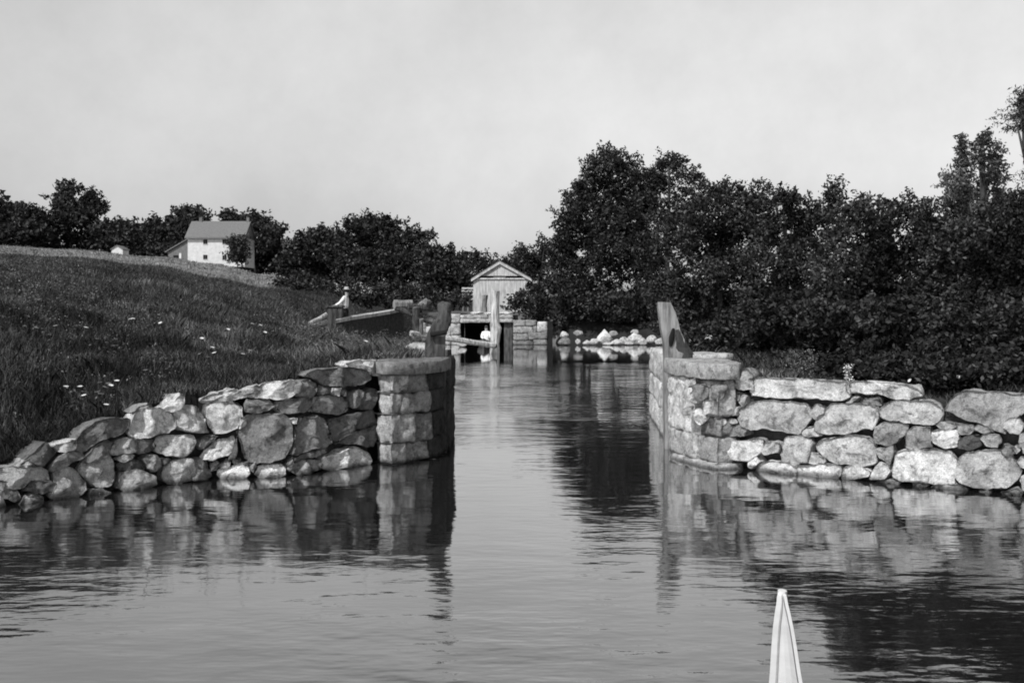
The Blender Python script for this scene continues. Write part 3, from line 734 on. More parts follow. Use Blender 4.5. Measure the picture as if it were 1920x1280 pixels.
# dark lock wall on the left bank with pale coping
lk = thing('lock_wall', 'low black timber lock wall with a pale plank top rising to the right', 'lock wall', P(700, 630, 44))
tops = [(630, 606, 42), (660, 600, 43), (700, 594, 45), (735, 588, 46.5), (757, 583, 47.5)]
V, Fc = [], []
for px, py, Y in tops:
    a = P(px, py, Y); V += [(a[0], a[1]-.1, .3), (a[0], a[1], a[2]), (a[0]-.3, a[1]+2.5, a[2]+.04), (a[0]-.3, a[1]+2.5, .3)]
for i in range(len(tops)-1):
    for k in range(3): Fc.append((i*4+k, (i+1)*4+k, (i+1)*4+k+1, i*4+k+1))
Fc += [(0,1,2,3), tuple(len(V)-4+k for k in (3,2,1,0))]
mesh('wall_face', V, Fc, M['core'], lk)
for i in range(len(tops)-1):
    a, b_ = P(*tops[i]), P(*tops[i+1]); b2 = a + (b_-a)*.97
    m_ = MB(); m_.add([(a[0],a[1]-.16,a[2]+.0),(b2[0],b2[1]-.16,b2[2]+.0),(b2[0]-.1,b2[1]+1.1,b2[2]+.05),(a[0]-.1,a[1]+1.1,a[2]+.05),
                       (a[0],a[1]-.16,a[2]+.13),(b2[0],b2[1]-.16,b2[2]+.13),(b2[0]-.1,b2[1]+1.1,b2[2]+.2),(a[0]-.1,a[1]+1.1,a[2]+.2)],
                      [(0,3,2,1),(4,5,6,7),(0,1,5,4),(1,2,6,5),(2,3,7,6),(3,0,4,7)])
    m_.build('coping_plank', M['wood_pale'], lk)
for i, (a, b_, lab) in enumerate([((576,610),(612,590),'upper loose plank sloping in the grass left of the dark gate box'),((578,612),(612,603),'lower loose plank lying in the grass left of the dark gate box'),((590,622),(612,616),'short pale plank end at the foot of the loose planks')]):
    o = MB().tube(seg(P(a[0], a[1], 41), P(b_[0], b_[1], 42), 3), .09, 8, .02, sq=(1, .7)).build('plank', M['wood_pale']); tagp(o, lab, 'plank', 'loose planks by the dark gate box')
bx = thing('gate_box', 'upright dark timber box on the left bank that the man in white leans over', 'timber box', P(626, 628, 42.5))
a, b_ = P(613, 576, 42.5), P(640, 632, 42.5)
MB().box(a[0], b_[0], 42.5, 43.1, b_[2]-.3, a[2]).build('box_body', M['wood_dark'], bx)
MB().box(a[0]-.06, b_[0]+.05, 42.42, 43.18, a[2], a[2]+.07).build('box_lid', M['wood_dark'], bx)
for k in range(3): MB().box(a[0]+.04+k*.2, a[0]+.2+k*.2, 42.47, 42.497, b_[2]-.3, a[2]-.05).build('batten', M['wood_dark'], bx)

# ------------------------------------------------------------------ culvert and board shed
YC = 62.0
cu = thing('stone_culvert', 'pale masonry culvert with a square black opening over the far water', 'culvert', (-1, YC, 0))
def wx(px, Y=YC): return (px - 960) / F * Y
def wz(py, Y=YC): return EYE - (py - HOR) / F * Y
def blk(px0, px1, py0, py1, tone, name='block', y0=YC, th=.8):
    x0, x1, z0, z1 = wx(px0), wx(px1), wz(py1), wz(py0)
    pa = Path([(x0, y0 + random.uniform(-.03, .03)), (x1, y0 + random.uniform(-.03, .03))])
    return ashlar(pa, 0, pa.L, z0, z1, cu, tone*.9+.06, name, thick=th, rnd=.025, rough=.05, res=.12)
for a in [(846,863,588,606,.55),(845,863,606.5,628,.5),(846,863,628.5,652,.55),(863.5,915,590,597,.5,),(863.5,962,597.5,605,.6,'lintel'),(915.5,962,590,597,.45),
          (962.5,985,600,612,.42),(985.5,1006,600,611,.36),(962.5,1000,612.5,625,.4),(1007,1026,603,622,.72),(1000.5,1006.5,611.5,625,.3),
          (962.5,990,625.5,638,.3),(990.5,1026,622.5,636,.25),(962.5,1000,638.5,652,.22),(1000.5,1026,636.5,652,.24),(775,798,604,645,.5),(799,845,612,652,.6)]:
    blk(*a)
MB().box(wx(864), wx(963), 67.5, 67.8, -.8, wz(600)).build('inner_wall', M['black'], cu)  # tunnel darkness is put into the near-black colour of the lining
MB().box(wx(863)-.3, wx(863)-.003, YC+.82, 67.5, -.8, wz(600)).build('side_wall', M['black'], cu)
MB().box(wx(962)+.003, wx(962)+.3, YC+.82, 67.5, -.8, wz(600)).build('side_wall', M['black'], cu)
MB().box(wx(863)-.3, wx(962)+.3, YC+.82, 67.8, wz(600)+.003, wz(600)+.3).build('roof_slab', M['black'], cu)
MB().box(wx(945), wx(961), YC+.3, YC+.4, -.5, wz(606)).build('sluice_board', M['wood_dark'], cu)
MB().box(wx(1026.5), wx(1026.5)+.3, YC+.1, YC+3, -.5, wz(603)).build('return_wall', M['black'], cu)  # shadow on this outer face is put into its black colour
# loose pale stones on top of the culvert
def rock(px, py, wpx, hpx, Y, tone, label, group=None, seed=0, name='rock', pointed=0.0):
    r = random.Random(seed + int(px*7)); c = Vector(P(px, py, Y)); w = wpx/F*Y/2; h = hpx/F*Y/2
    nu, nv = 14, 9; V, Fc = [], []; sd = Vector((r.uniform(0,99), r.uniform(0,99), 0))
    pls = [(Vector((r.uniform(-1,1), r.uniform(-1,1), r.uniform(-.6,1))).normalized(), r.uniform(.6,.9)) for _ in range(7)]
    for j in range(nv+1):
        ph = math.pi*j/nv - math.pi/2
        for i in range(nu):
            th = 2*math.pi*i/nu; d = Vector((math.cos(ph)*math.cos(th), math.cos(ph)*math.sin(th), math.sin(ph)))
            rad = 1.0 + noise.noise(d*1.3 + sd)*.25
            for pn, pd in pls:
                k = d.dot(pn)
                if k > .05: rad = min(rad, pd/k)
            sq = 1 - pointed*max(0, d.z*rad)*.7
            V.append((c.x + d.x*rad*w*1.12*sq, c.y + d.y*rad*w*.8*sq, c.z + d.z*rad*h*1.12))
    for j in range(nv):
        for i in range(nu): Fc.append((j*nu+i, j*nu+(i+1) % nu, (j+1)*nu+(i+1) % nu, (j+1)*nu+i))
    b = c - Vector((0, 0, h))
    V = np.array(V) - np.array(b)
    o = mesh(name, V, Fc, M['stone'], None, False, tone); o.location = b
    return tagp(o, label, name, group)
for px, py, w, h, lab in [(895,587,22,7,'flat white stone lying left of the stake on the culvert top'),(917,588,20,6,'flat white stone between the stake and the tall post on the culvert top'),(946,587,24,5,'long flat white stone right of the tall post on the culvert top')]:
    rock(px, py, w, h, 63.5, .8, lab, 'flat stones on the culvert top')

YS = 72.0
sh = thing('board_shed', 'small weathered white board shed with a gable roof behind the culvert', 'shed', P(940, 583, YS))
def sx(px): return (px-960)/F*YS
def sz(py): return EYE-(py-HOR)/F*YS
x0, x1, ze, zb, zr, xm = sx(889), sx(992), sz(521), sz(586), sz(491), sx(937)
DS = 5.0
nb = 9
for k in range(nb):
    a, b_ = x0 + (x1-x0)*k/nb, x0 + (x1-x0)*(k+.98)/nb
    MB().box(a, b_, YS - .0, YS+.06, zb-.3, ze - .06 + random.uniform(-.03, .01)).build('wall_board', M['board'], sh)
MB().box(x0, x1, YS+.065, YS+.12, zb-.3, ze-.1).build('front_wall', M['lean_wall'], sh)
MB().box(x0-.06, x0-.003, YS+.0, YS+DS, zb-.3, ze).build('side_wall', M['board'], sh)
MB().box(x1+.003, x1+.06, YS+.0, YS+DS, zb-.3, ze).build('side_wall', M['board'], sh)
MB().box(x0, x1, YS+DS, YS+DS+.06, zb-.3, ze).build('back_wall', M['board'], sh)
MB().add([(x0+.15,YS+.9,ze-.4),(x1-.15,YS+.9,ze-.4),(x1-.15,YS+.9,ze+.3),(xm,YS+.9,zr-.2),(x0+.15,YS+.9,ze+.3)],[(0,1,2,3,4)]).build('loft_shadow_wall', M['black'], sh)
zg = sz(517)
def slope(x): return ze + (zr-ze) * (1 - abs(x-xm)/((xm-x0) if x < xm else (x1-xm)))
xa, xb = x0 + (xm-x0)*(zg-ze)/(zr-ze) + .2, x1 - (x1-xm)*(zg-ze)/(zr-ze) - .2
MB().add([(xa,YS-.02,zg),(xb,YS-.02,zg),(xm,YS-.02,zr-.12),(xa,YS+.05,zg),(xb,YS+.05,zg),(xm,YS+.05,zr-.12)],[(0,1,2),(5,4,3),(0,3,4,1),(1,4,5,2),(2,5,3,0)]).build('gable_panel', M['board'], sh)
for (a, b_) in (((x0-.2, ze-.12), (xm, zr)), ((x1+.2, ze-.12), (xm, zr))):
    (ax, az), (bx_, bz) = a, b_
    m_ = MB(); th = .09; y0, y1 = YS-.14, YS+DS+.3
    m_.add([(ax,y0,az),(bx_,y0,bz),(bx_,y1,bz),(ax,y1,az),(ax,y0,az+th),(bx_,y0,bz+th),(bx_,y1,bz+th),(ax,y1,az+th)],[(0,3,2,1),(4,5,6,7),(0,1,5,4),(1,2,6,5),(2,3,7,6),(3,0,4,7)])
    m_.build('roof', M['shingle'], sh)
    m_ = MB(); w_ = .13
    m_.add([(ax,y0-.04,az-w_),(bx_,y0-.04,bz-w_-.02),(bx_,y0-.04,bz+.02),(ax,y0-.04,az+.02),(ax,y0-.003,az-w_),(bx_,y0-.003,bz-w_-.02),(bx_,y0-.003,bz+.02),(ax,y0-.003,az+.02)],[(0,1,2,3),(7,6,5,4),(0,4,5,1),(1,5,6,2),(2,6,7,3),(3,7,4,0)])
    m_.build('barge_board', M['board'], sh)
MB().box(x0+.1, x1-.1, YS-.08, YS-.003, ze-.1, ze-.0).build('tie_beam', M['board'], sh)
MB().box(sx(925), sx(948), YS-.05, YS+.0, sz(524.5), sz(519)).build('name_board', M['lean_wall'], sh)
MB().box(sx(927), sx(946), YS-.07, YS-.053, sz(523), sz(520.5)).build('name_board_panel', M['board'], sh)
fe = thing('rail_fence', 'short pale rail fence standing left of the board shed', 'fence', P(878, 562, 74))
for k, py in enumerate((540, 545, 551, 560)): MB().box(*sorted(((866-960)/F*74, (889-960)/F*74)), 74, 74.05, EYE-(py-HOR)/F*74-.07, EYE-(py-HOR)/F*74+.04).build('rail', M['board'], fe)
for px in (868, 877, 887): MB().box((px-960)/F*74-.05, (px-960)/F*74+.05, 74.06, 74.12, 1.7, EYE-(538-HOR)/F*74).build('post', M['lean_wall'], fe)

# ------------------------------------------------------------------ farmhouse and outbuilding on the hill
YH = 200.0
def hx(px): return (px-960)/F*YH
def hz(py): return EYE-(py-HOR)/F*YH
ho = thing('farmhouse', 'white two storey farmhouse with grey shingle roof on the hill at left', 'house', P(400, 494, YH))
x0, x1, z0, ze, zr = hx(352), hx(459), hz(500), hz(446), hz(414)
DH = 7.5
wl = MB().box(x0, x1, YH, YH+DH, z0, ze).build('wall', M['white_wall'], ho)
for gx in (x0, x1-.2):
    MB().add([(gx,YH,ze+.003),(gx,YH+DH,ze+.003),(gx,YH+DH/2,zr-.1),(gx+.2,YH,ze+.003),(gx+.2,YH+DH,ze+.003),(gx+.2,YH+DH/2,zr-.1)],[(0,2,1),(3,4,5),(0,3,5,2),(1,2,5,4),(0,1,4,3)]).build('gable', M['lean_wall'], ho)
xa, xb, xc, xd = hx(348), hx(461), hx(348), hx(461)
m_ = MB()
for y0, ym in ((YH-.6, YH+DH/2), (YH+DH+.6, YH+DH/2)):
    a = ze-.15; m_.add([(xa,y0,a),(xb,y0,a),(xb,ym,zr),(xa,ym,zr),(xa,y0,a+.25),(xb,y0,a+.25),(xb,ym,zr+.25),(xa,ym,zr+.25)],[(0,3,2,1),(4,5,6,7),(0,1,5,4),(1,2,6,5),(2,3,7,6),(3,0,4,7)])
rfo = m_.build('roof', M['shingle'], ho)
for px in (366, 456):
    MB().box(hx(px)-.25, hx(px)+.25, YH+DH/2-.3, YH+DH/2+.3, zr-.5, zr+.95).build('chimney', M['lean_wall'], rfo)
for px, py in ((385,453.5),(421,453.5),(385,482),(421,483)):
    w_ = thing_w = MB().box(hx(px)-.38, hx(px)+.38, YH-.06, YH-.003, hz(py)-.42, hz(py)+.42).build('window', M['black'], ho)
    MB().box(hx(px)-.03, hx(px)+.03, YH-.075, YH-.062, hz(py)-.42, hz(py)+.42).build('glazing_bar', M['lean_wall'], w_)
    m2 = MB(); m2.box(hx(px)-.45, hx(px)+.45, YH-.09, YH-.003, hz(py)-.5, hz(py)-.423); m2.build('sill', M['white_wall'], w_)
# lean-to
m_ = MB(); xl = hx(312)
m_.add([(xl,YH+1,hz(492)),(x0-.003,YH+1,hz(498)),(x0-.003,YH+1,hz(448)),(xl,YH+1,hz(472)),(xl,YH+6,hz(492)),(x0-.003,YH+6,hz(498)),(x0-.003,YH+6,hz(448)),(xl,YH+6,hz(472))],[(0,1,2,3),(7,6,5,4),(3,2,6,7),(0,3,7,4),(0,4,5,1)])
lt = m_.build('lean_to', M['lean_wall'], ho)
m_ = MB(); m_.add([(xl-.5,YH+.6,hz(473)),(x0,YH+.6,hz(447)),(x0,YH+6.3,hz(447)),(xl-.5,YH+6.3,hz(473)),(xl-.5,YH+.6,hz(473)+.2),(x0,YH+.6,hz(447)+.2),(x0,YH+6.3,hz(447)+.2),(xl-.5,YH+6.3,hz(473)+.2)],[(0,3,2,1),(4,5,6,7),(0,1,5,4),(1,2,6,5),(2,3,7,6),(3,0,4,7)])
m_.build('lean_to_roof', M['shingle'], lt)
MB().box(hx(322), hx(332), YH+.93, YH+.997, hz(492), hz(478)).build('doorway', M['black'], lt)
MB().box(hx(333), hx(337), YH+.9, YH+.99, hz(490), hz(474)).build('door_jamb', M['white_wall'], lt)
ot = thing('outbuilding', 'tiny white gabled outbuilding alone in the pale field left of the farmhouse', 'shed', P(220, 479, 190))
X0, X1, Z0, Z1, Z2 = (209-960)/F*190, (230-960)/F*190, EYE-(482-HOR)/F*190, EYE-(468-HOR)/F*190, EYE-(461-HOR)/F*190
MB().add([(X0,190,Z0),(X1,190,Z0),(X1,190,Z1),((X0+X1)/2,190,Z2),(X0,190,Z1),(X0,193,Z0),(X1,193,Z0),(X1,193,Z1),((X0+X1)/2,193,Z2),(X0,193,Z1)],[(0,1,2,3,4),(9,8,7,6,5),(0,4,9,5),(1,6,7,2)]).build('wall', M['white_wall'], ot)
for sgn in (-1, 1):
    xe = (X0-.15) if sgn < 0 else (X1+.15); xm_ = (X0+X1)/2
    MB().add([(xe,189.8,Z1-.03),(xm_,189.8,Z2+.02),(xm_,193.2,Z2+.02),(xe,193.2,Z1-.03),(xe,189.8,Z1+.1),(xm_,189.8,Z2+.15),(xm_,193.2,Z2+.15),(xe,193.2,Z1+.1)],[(0,3,2,1),(4,5,6,7),(0,1,5,4),(1,2,6,5),(2,3,7,6),(3,0,4,7)]).build('roof', M['shingle'], ot)

# ------------------------------------------------------------------ people
def skinned(name, pts, edges, rad, mat, parent=None, loc=None, sub=2, root=0):
    me = bpy.data.meshes.new(name); me.from_pydata([tuple(p) for p in pts], edges, []); me.materials.append(mat)
    o = bpy.data.objects.new(name, me); C.objects.link(o)
    if parent: o.parent = parent
    if loc is not None: o.location = tuple(loc)
    md = o.modifiers.new('skin', 'SKIN'); md.use_smooth_shade = True
    sv = me.skin_vertices[0].data if me.skin_vertices else None
    if sv is None:
        bpy.context.view_layer.objects.active = o; o.select_set(True)
        bpy.ops.mesh.customdata_skin_add(); sv = me.skin_vertices[0].data
    for i, r in enumerate(rad): sv[i].radius = (r, r) if not isinstance(r, tuple) else r; sv[i].use_root = (i == root)
    s2 = o.modifiers.new('sub', 'SUBSURF'); s2.levels = sub; s2.render_levels = sub
    return o
def ball(name, c, r, mat, parent, n=12):
    m_ = MB(); V, Fc = [], []
    for j in range(9):
        ph = math.pi*j/8 - math.pi/2
        for i in range(n):
            th = 2*math.pi*i/n; V.append((c[0]+r[0]*math.cos(ph)*math.cos(th), c[1]+r[1]*math.cos(ph)*math.sin(th), c[2]+r[2]*math.sin(ph)))
    for j in range(8):
        for i in range(n): Fc.append((j*n+i, j*n+(i+1) % n, (j+1)*n+(i+1) % n, (j+1)*n+i))
    off = Vector(parent.location) if parent else Vector()
    return mesh(name, [Vector(v)+off for v in V], Fc, mat, parent, True)
# man leaning to the left over the dark box (local axes: x to the right, y away, z up)
base = P(646, 606, 43.6); base[2] = 1.12
body = skinned('person', [(0,0,.88),(.02,0,1.12),(.08,0,1.36),(.1,0,1.46),(.1,-.02,1.58),(.1,-.03,1.68),
    (.02,-.18,1.36),(-.16,-.22,1.14),(-.4,-.24,1.03),(-.52,-.25,1.02),
    (.06,.18,1.36),(-.12,.2,1.14),(-.34,.16,1.04),(-.44,.12,1.03),
    (.0,-.1,.84),(.05,-.11,.46),(.02,-.11,.07),(-.12,-.12,.03),(.02,.1,.84),(.1,.11,.46),(.1,.11,.07),(-.02,.12,.03)],
    [(0,1),(1,2),(2,3),(3,4),(4,5),(2,6),(6,7),(7,8),(8,9),(2,10),(10,11),(11,12),(12,13),(0,14),(14,15),(15,16),(16,17),(0,18),(18,19),(19,20),(20,21)],
    [.13,.14,.15,.06,.095,.07,.07,.045,.035,.03,.07,.045,.035,.03,.09,.06,.045,.035,.09,.06,.045,.035], M['skin'], None, base)
tagp(body, 'man in white shirt and pale hat leaning over the dark box on the left bank', 'person')
skinned('shirt', [(0,0,.92),(.02,0,1.12),(.08,0,1.36),(.1,0,1.44),(.02,-.18,1.36),(-.16,-.22,1.14),(-.34,-.24,1.05),(.06,.18,1.36),(-.12,.2,1.14),(-.28,.17,1.06)],
    [(0,1),(1,2),(2,3),(2,4),(4,5),(5,6),(2,7),(7,8),(8,9)], [.16,.17,.18,.07,.09,.065,.055,.09,.065,.055], M['shirt'], body)
skinned('trousers', [(0,0,.95),(.0,-.1,.84),(.05,-.11,.46),(.02,-.11,.12),(.02,.1,.84),(.1,.11,.46),(.1,.11,.12)],
    [(0,1),(1,2),(2,3),(0,4),(4,5),(5,6)], [.16,.12,.085,.075,.12,.085,.075], M['trouser'], body)
ball('hair', (.11,-.02,1.64), (.09,.1,.1), M['trouser'], body)
hb = MB(); hb.add(*[[(0,0,0)],[]]) if False else None
def hat(parent, c):
    V, Fc = [], []; n = 16
    for (r, z) in ((.17,0),(.175,.012),(.1,.02),(.095,.09),(.05,.115)):
        for i in range(n): V.append(Vector((c[0]+r*math.cos(2*math.pi*i/n), c[1]+r*math.sin(2*math.pi*i/n), c[2]+z)) + Vector(parent.location))
    for j in range(4):
        for i in range(n): Fc.append((j*n+i, j*n+(i+1) % n, (j+1)*n+(i+1) % n, (j+1)*n+i))
    Fc.append(tuple(range(n-1,-1,-1))); Fc.append(tuple(4*n+i for i in range(n)))
    return mesh('hat', V, Fc, M['hat'], parent)
hat(body, (.09,-.03,1.70))
# paddler in the culvert mouth
YB = 59.0
cb = thing('canoe', 'dark canoe carrying the paddler at the culvert mouth', 'canoe', ((909-960)/F*YB, YB, 0))
def hull(parent, L, Wd, H, mat, name='hull', up=.2):
    V, Fc = [], []; K = 14; n = 9; off = Vector(parent.location)
    for k in range(K+1):
        t = -1 + 2*k/K; w = Wd/2*(1-abs(t)**2.2)+.01; top = H + up*abs(t)**3
        for j in range(n):
            a = math.pi*j/(n-1); V.append(Vector((math.cos(a)*w, t*L/2, top - math.sin(a)**.6*(top+.08))) + off)
    for k in range(K):
        for j in range(n-1): Fc.append((k*n+j, k*n+j+1, (k+1)*n+j+1, (k+1)*n+j))
    o = mesh(name, V, Fc, mat, parent, True); md = o.modifiers.new('solid', 'SOLIDIFY'); md.thickness = .025; return o
hull(cb, 4.2, .8, .3, M['wood_dark'])
pb = skinned('person', [(0,0,.22),(0,0,.45),(0,0,.74),(0,0,.86),(0,-.01,.98),(0,-.02,1.08),(-.19,0,.74),(-.26,-.12,.5),(-.12,-.34,.42),(.19,0,.74),(.26,-.14,.5),(.16,-.36,.46),
    (-.1,-.05,.2),(-.14,-.5,.34),(-.12,-.8,.1),(.1,-.05,.2),(.14,-.5,.34),(.12,-.8,.1)],
    [(0,1),(1,2),(2,3),(3,4),(4,5),(2,6),(6,7),(7,8),(2,9),(9,10),(10,11),(0,12),(12,13),(13,14),(0,15),(15,16),(16,17)],
    [.15,.14,.15,.06,.095,.07,.07,.05,.035,.07,.05,.035,.1,.07,.05,.1,.07,.05], M['skin'], None, ((912-960)/F*YB, YB-.2, .02))
tagp(pb, 'paddler in a white shirt seated in the canoe at the black culvert mouth', 'person')
skinned('shirt', [(0,0,.2),(0,0,.45),(0,0,.74),(0,0,.84),(-.19,0,.74),(-.26,-.12,.5),(-.14,-.31,.43),(.19,0,.74),(.26,-.14,.5),(.18,-.32,.47)],
    [(0,1),(1,2),(2,3),(2,4),(4,5),(5,6),(2,7),(7,8),(8,9)], [.18,.17,.18,.07,.09,.07,.05,.09,.07,.05], M['shirt'], pb)
ball('hair', (0,.01,1.04), (.1,.11,.12), M['trouser'], pb)

# ------------------------------------------------------------------ the photographer's boat: white bow at lower right
bt = thing('canoe', 'white painted canoe whose pointed bow rises at the lower right of the picture', 'canoe', (1.0, 4.0, 0))
tip = np.array([1.285, 5.08]); bdir = np.array([-.235, -1.0]); bdir /= np.hypot(*bdir); bperp = np.array([bdir[1], -bdir[0]])  # perp -> left
bperp = np.array([-bdir[1], bdir[0]])
ts = [0, .04, .1, .2, .35, .55, .8, 1.1, 1.5, 2.0, 2.7, 3.5, 4.3, 5.0, 5.4, 5.6]
def bw_(t): return float(np.interp(t, [0,.04,.1,.2,.35,.55,.8,1.1,1.5,2.0,2.7,3.5,4.3,5.0,5.4,5.6], [.012,.017,.02,.028,.038,.046,.054,.066,.1,.17,.28,.36,.33,.2,.08,.01]))
def bh_(t): return float(np.interp(t, [0,.1,.35,.8,1.5,2.7,4.3,5.6], [.55,.53,.49,.44,.38,.33,.36,.5]))
V, Fc = [], []; n = 11
for t in ts:
    c = tip + bdir*t; w = bw_(t); h = bh_(t)
    for j in range(n):
        a = math.pi*j/(n-1); q = c + bperp*math.cos(a)*w*(.98)
        V.append((q[0], q[1], (h-.004) - math.sin(a)**.7*(h+.1)))
for k in range(len(ts)-1):
    for j in range(n-1): Fc.append((k*n+j, k*n+j+1, (k+1)*n+j+1, (k+1)*n+j))
hl = mesh('hull', V, Fc, M['paint'], bt, True)
for sgn in (1, -1):      # gunwales, the one to the right kept slim
    gw = .018 if sgn < 0 else .008
    m_ = MB(); V = []
    for t in ts:
        c = tip + bdir*t; w = bw_(t); h = bh_(t); a = c + bperp*sgn*(w+.006); b_ = c + bperp*sgn*max(w-gw, .001)
        V += [(a[0],a[1],h-.03),(a[0],a[1],h+.012),(b_[0],b_[1],h+.012),(b_[0],b_[1],h-.03)]
    Fc = []
    for k in range(len(ts)-1):
        for j in range(4): Fc.append((k*4+j, k*4+(j+1) % 4, (k+1)*4+(j+1) % 4, (k+1)*4+j))
    Fc += [(0,1,2,3), tuple(len(V)-4+j for j in (3,2,1,0))]
    m_.add(V, Fc); m_.build('gunwale', M['paint'], bt)
V, Fc = [], []; td = [t for t in ts if .04 <= t <= 1.1]
for t in td:
    c = tip + bdir*t; w = max(bw_(t)-.012, .002); h = bh_(t)
    for kx in (-1, -.5, 0, .5, 1):
        q = c + bperp*kx*w; V.append((q[0], q[1], h + .008 + .018*(1-kx*kx)*min(1, t)))
for k in range(len(td)-1):
    for j in range(4): Fc.append((k*5+j, k*5+j+1, (k+1)*5+j+1, (k+1)*5+j))
mesh('deck', V, Fc, M['paint'], bt)
V = []
for t in td:
    c = tip + bdir*t; w = bw_(t); h = bh_(t); a = c + bperp*(-1)*max(w-.018, .002); b_ = c + bperp*(-1)*max(w-.026, .0)
    V += [(a[0],a[1],h+.014),(b_[0],b_[1],h+.020)]
mesh('deck_seam', V, [(2*k,2*k+1,2*k+3,2*k+2) for k in range(len(td)-1)], M['seam'], bt)
MB().tube([(tip[0], tip[1]+.012, .30), (tip[0], tip[1]+.012, .5), (tip[0]+.004, tip[1]+.005, .575)], [.014,.018,.022], 8, .0).build('stem_cap', M['paint'], bt)

# ------------------------------------------------------------------ boulders on the far shore
G1 = 'pale rocks along the far shore'
for px, py, w, h, tn, pt, lab in [
 (1133,633,30,26,.8,1,'largest pointed white boulder standing in the far shore row'),
 (1057,627,17,12,.8,0,'isolated white boulder at the left end of the far shore, above a grey one'),
 (1058,640,22,14,.3,0,'grey rock at the waterline under the isolated white boulder'),
 (1083,624,18,9,.55,0,'low flat pale rock between the isolated and the pointed boulders'),
 (1083,640,10,9,.7,0,'small round white rock at the waterline left of the pointed boulder'),
 (1100,642,16,9,.7,.5,'low white rock touching the pointed boulder row at its left end'),
 (1113,640,16,12,.75,.3,'white rock leaning on the left flank of the pointed boulder'),
 (1150,625,15,10,.55,0,'grey rock resting behind the right flank of the pointed boulder'),
 (1156,641,20,12,.75,.4,'white rock at the waterline right of the pointed boulder'),
 (1170,638,18,16,.7,.5,'upright white rock midway between the two tallest boulders'),
 (1192,634,30,22,.75,.6,'broad white boulder heap centre with dark hollows in the far row'),
 (1191,622,16,8,.6,0,'small pale rock lying on top of the broad white boulder'),
 (1206,640,18,14,.72,.4,'white rock right of the broad boulder at the waterline'),
 (1222,636,22,14,.7,.5,'white rock near the leaning grey post in the far row'),
 (1238,640,20,14,.65,.2,'white rock seen just behind the leaning grey post'),
 (1180,644,18,8,.7,0,'low white rock at the waterline under the broad boulder'),
 (1142,645,22,7,.7,0,'low white rock at the waterline under the pointed boulder')]:
    rock(px, py, w, h, 61.3 if py > 638 else 62, tn, lab, G1, pointed=pt)
for i, (px, py, w, h, lab) in enumerate([(1330,634,30,12,'pale rock among weeds right of the leaning grey post'),(1366,632,34,13,'pale rock among weeds farthest right behind the right pier'),(1300,640,20,9,'small pale rock in the weeds beside the leaning grey post')]):
    rock(px, py, w, h, 28, .5, lab, 'rocks in the weeds behind the right pier')
rock(796, 648, 28, 14, 24, .65, 'pale block lying in grass left of the dark gate post', None)
rock(866, 645, 16, 10, 58, .8, 'white rock at the foot of the left culvert jamb', None)
rock(186, 786, 36, 22, 12.9, .22, 'dark round boulder half buried in meadow above the wall', None)
rock(630, 692, 60, 16, 14.6, .18, 'dark mossy stone in the grass above the wall near the pier', None)

# ------------------------------------------------------------------ foliage
def quads(cen, size, r, flat=.0, asp=.55):
    n = len(cen)
    a = r.normal(size=(n, 3)); a[:, 2] *= (1-flat); a /= np.linalg.norm(a, axis=1)[:, None]
    b = r.normal(size=(n, 3)); b -= (b*a).sum(1)[:, None]*a; b /= np.linalg.norm(b, axis=1)[:, None]
    s = (size * r.uniform(.55, 1.3, n))[:, None]
    a = a*s; b = b*s*asp
    return np.stack([cen - a, cen + b*.9 + a*.1, cen + a, cen - b*.9 + a*.1], 1).reshape(-1, 3).astype(np.float32)
def blob_leaves(px, py, rx, ry, Y, r, dens=1.0, spiky=.0, lsize=None):
    """leaf centres of one bough cluster, given by its outline in photo pixels at distance Y"""
    c = P(px, py, Y); wx_, wz_ = rx/F*Y, ry/F*Y; wy_ = max(min(wx_, wz_*1.4), .6)*.9
    npx = rx*ry; ncl = int(max(12, npx/34.0)*dens); per = 40
    d = r.normal(size=(ncl, 3)); d /= np.linalg.norm(d, axis=1)[:, None]
    d[:, 1] = np.where(r.random(ncl) < .55, -abs(d[:, 1]), d[:, 1])
    rad = r.uniform(.45, 1.0, ncl)**.7
    bump_ = np.array([noise.noise(Vector((float(v[0])*2.3+px*.13, float(v[1])*2.3+py*.1, float(v[2])*2.3))) for v in d])
    rad = rad*(1 + .42*bump_) + (r.random(ncl) < .08)*r.uniform(0, .16+spiky*.6, ncl)
    cl = c + d*rad[:, None]*np.array([wx_, wy_, wz_])
    dr = d*np.array([1, .6, .7]) + r.normal(size=d.shape)*.55 + np.array([0, 0, .35]); dr /= np.linalg.norm(dr, axis=1)[:, None]
    Ls = (17/F*Y + .05)*(.5+r.random(ncl)); k = r.random(ncl*per)*1.25 - .55
    sg = np.repeat((3.4/F*Y + .015)*(.6+.8*r.random(ncl)), per)*(1.15 - .75*np.clip(k, 0, 1))
    pts = np.repeat(cl, per, 0) + np.repeat(dr*Ls[:, None], per, 0)*k[:, None] + r.normal(size=(ncl*per, 3))*sg[:, None]*np.array([1.15, 1.1, .8])
    return pts
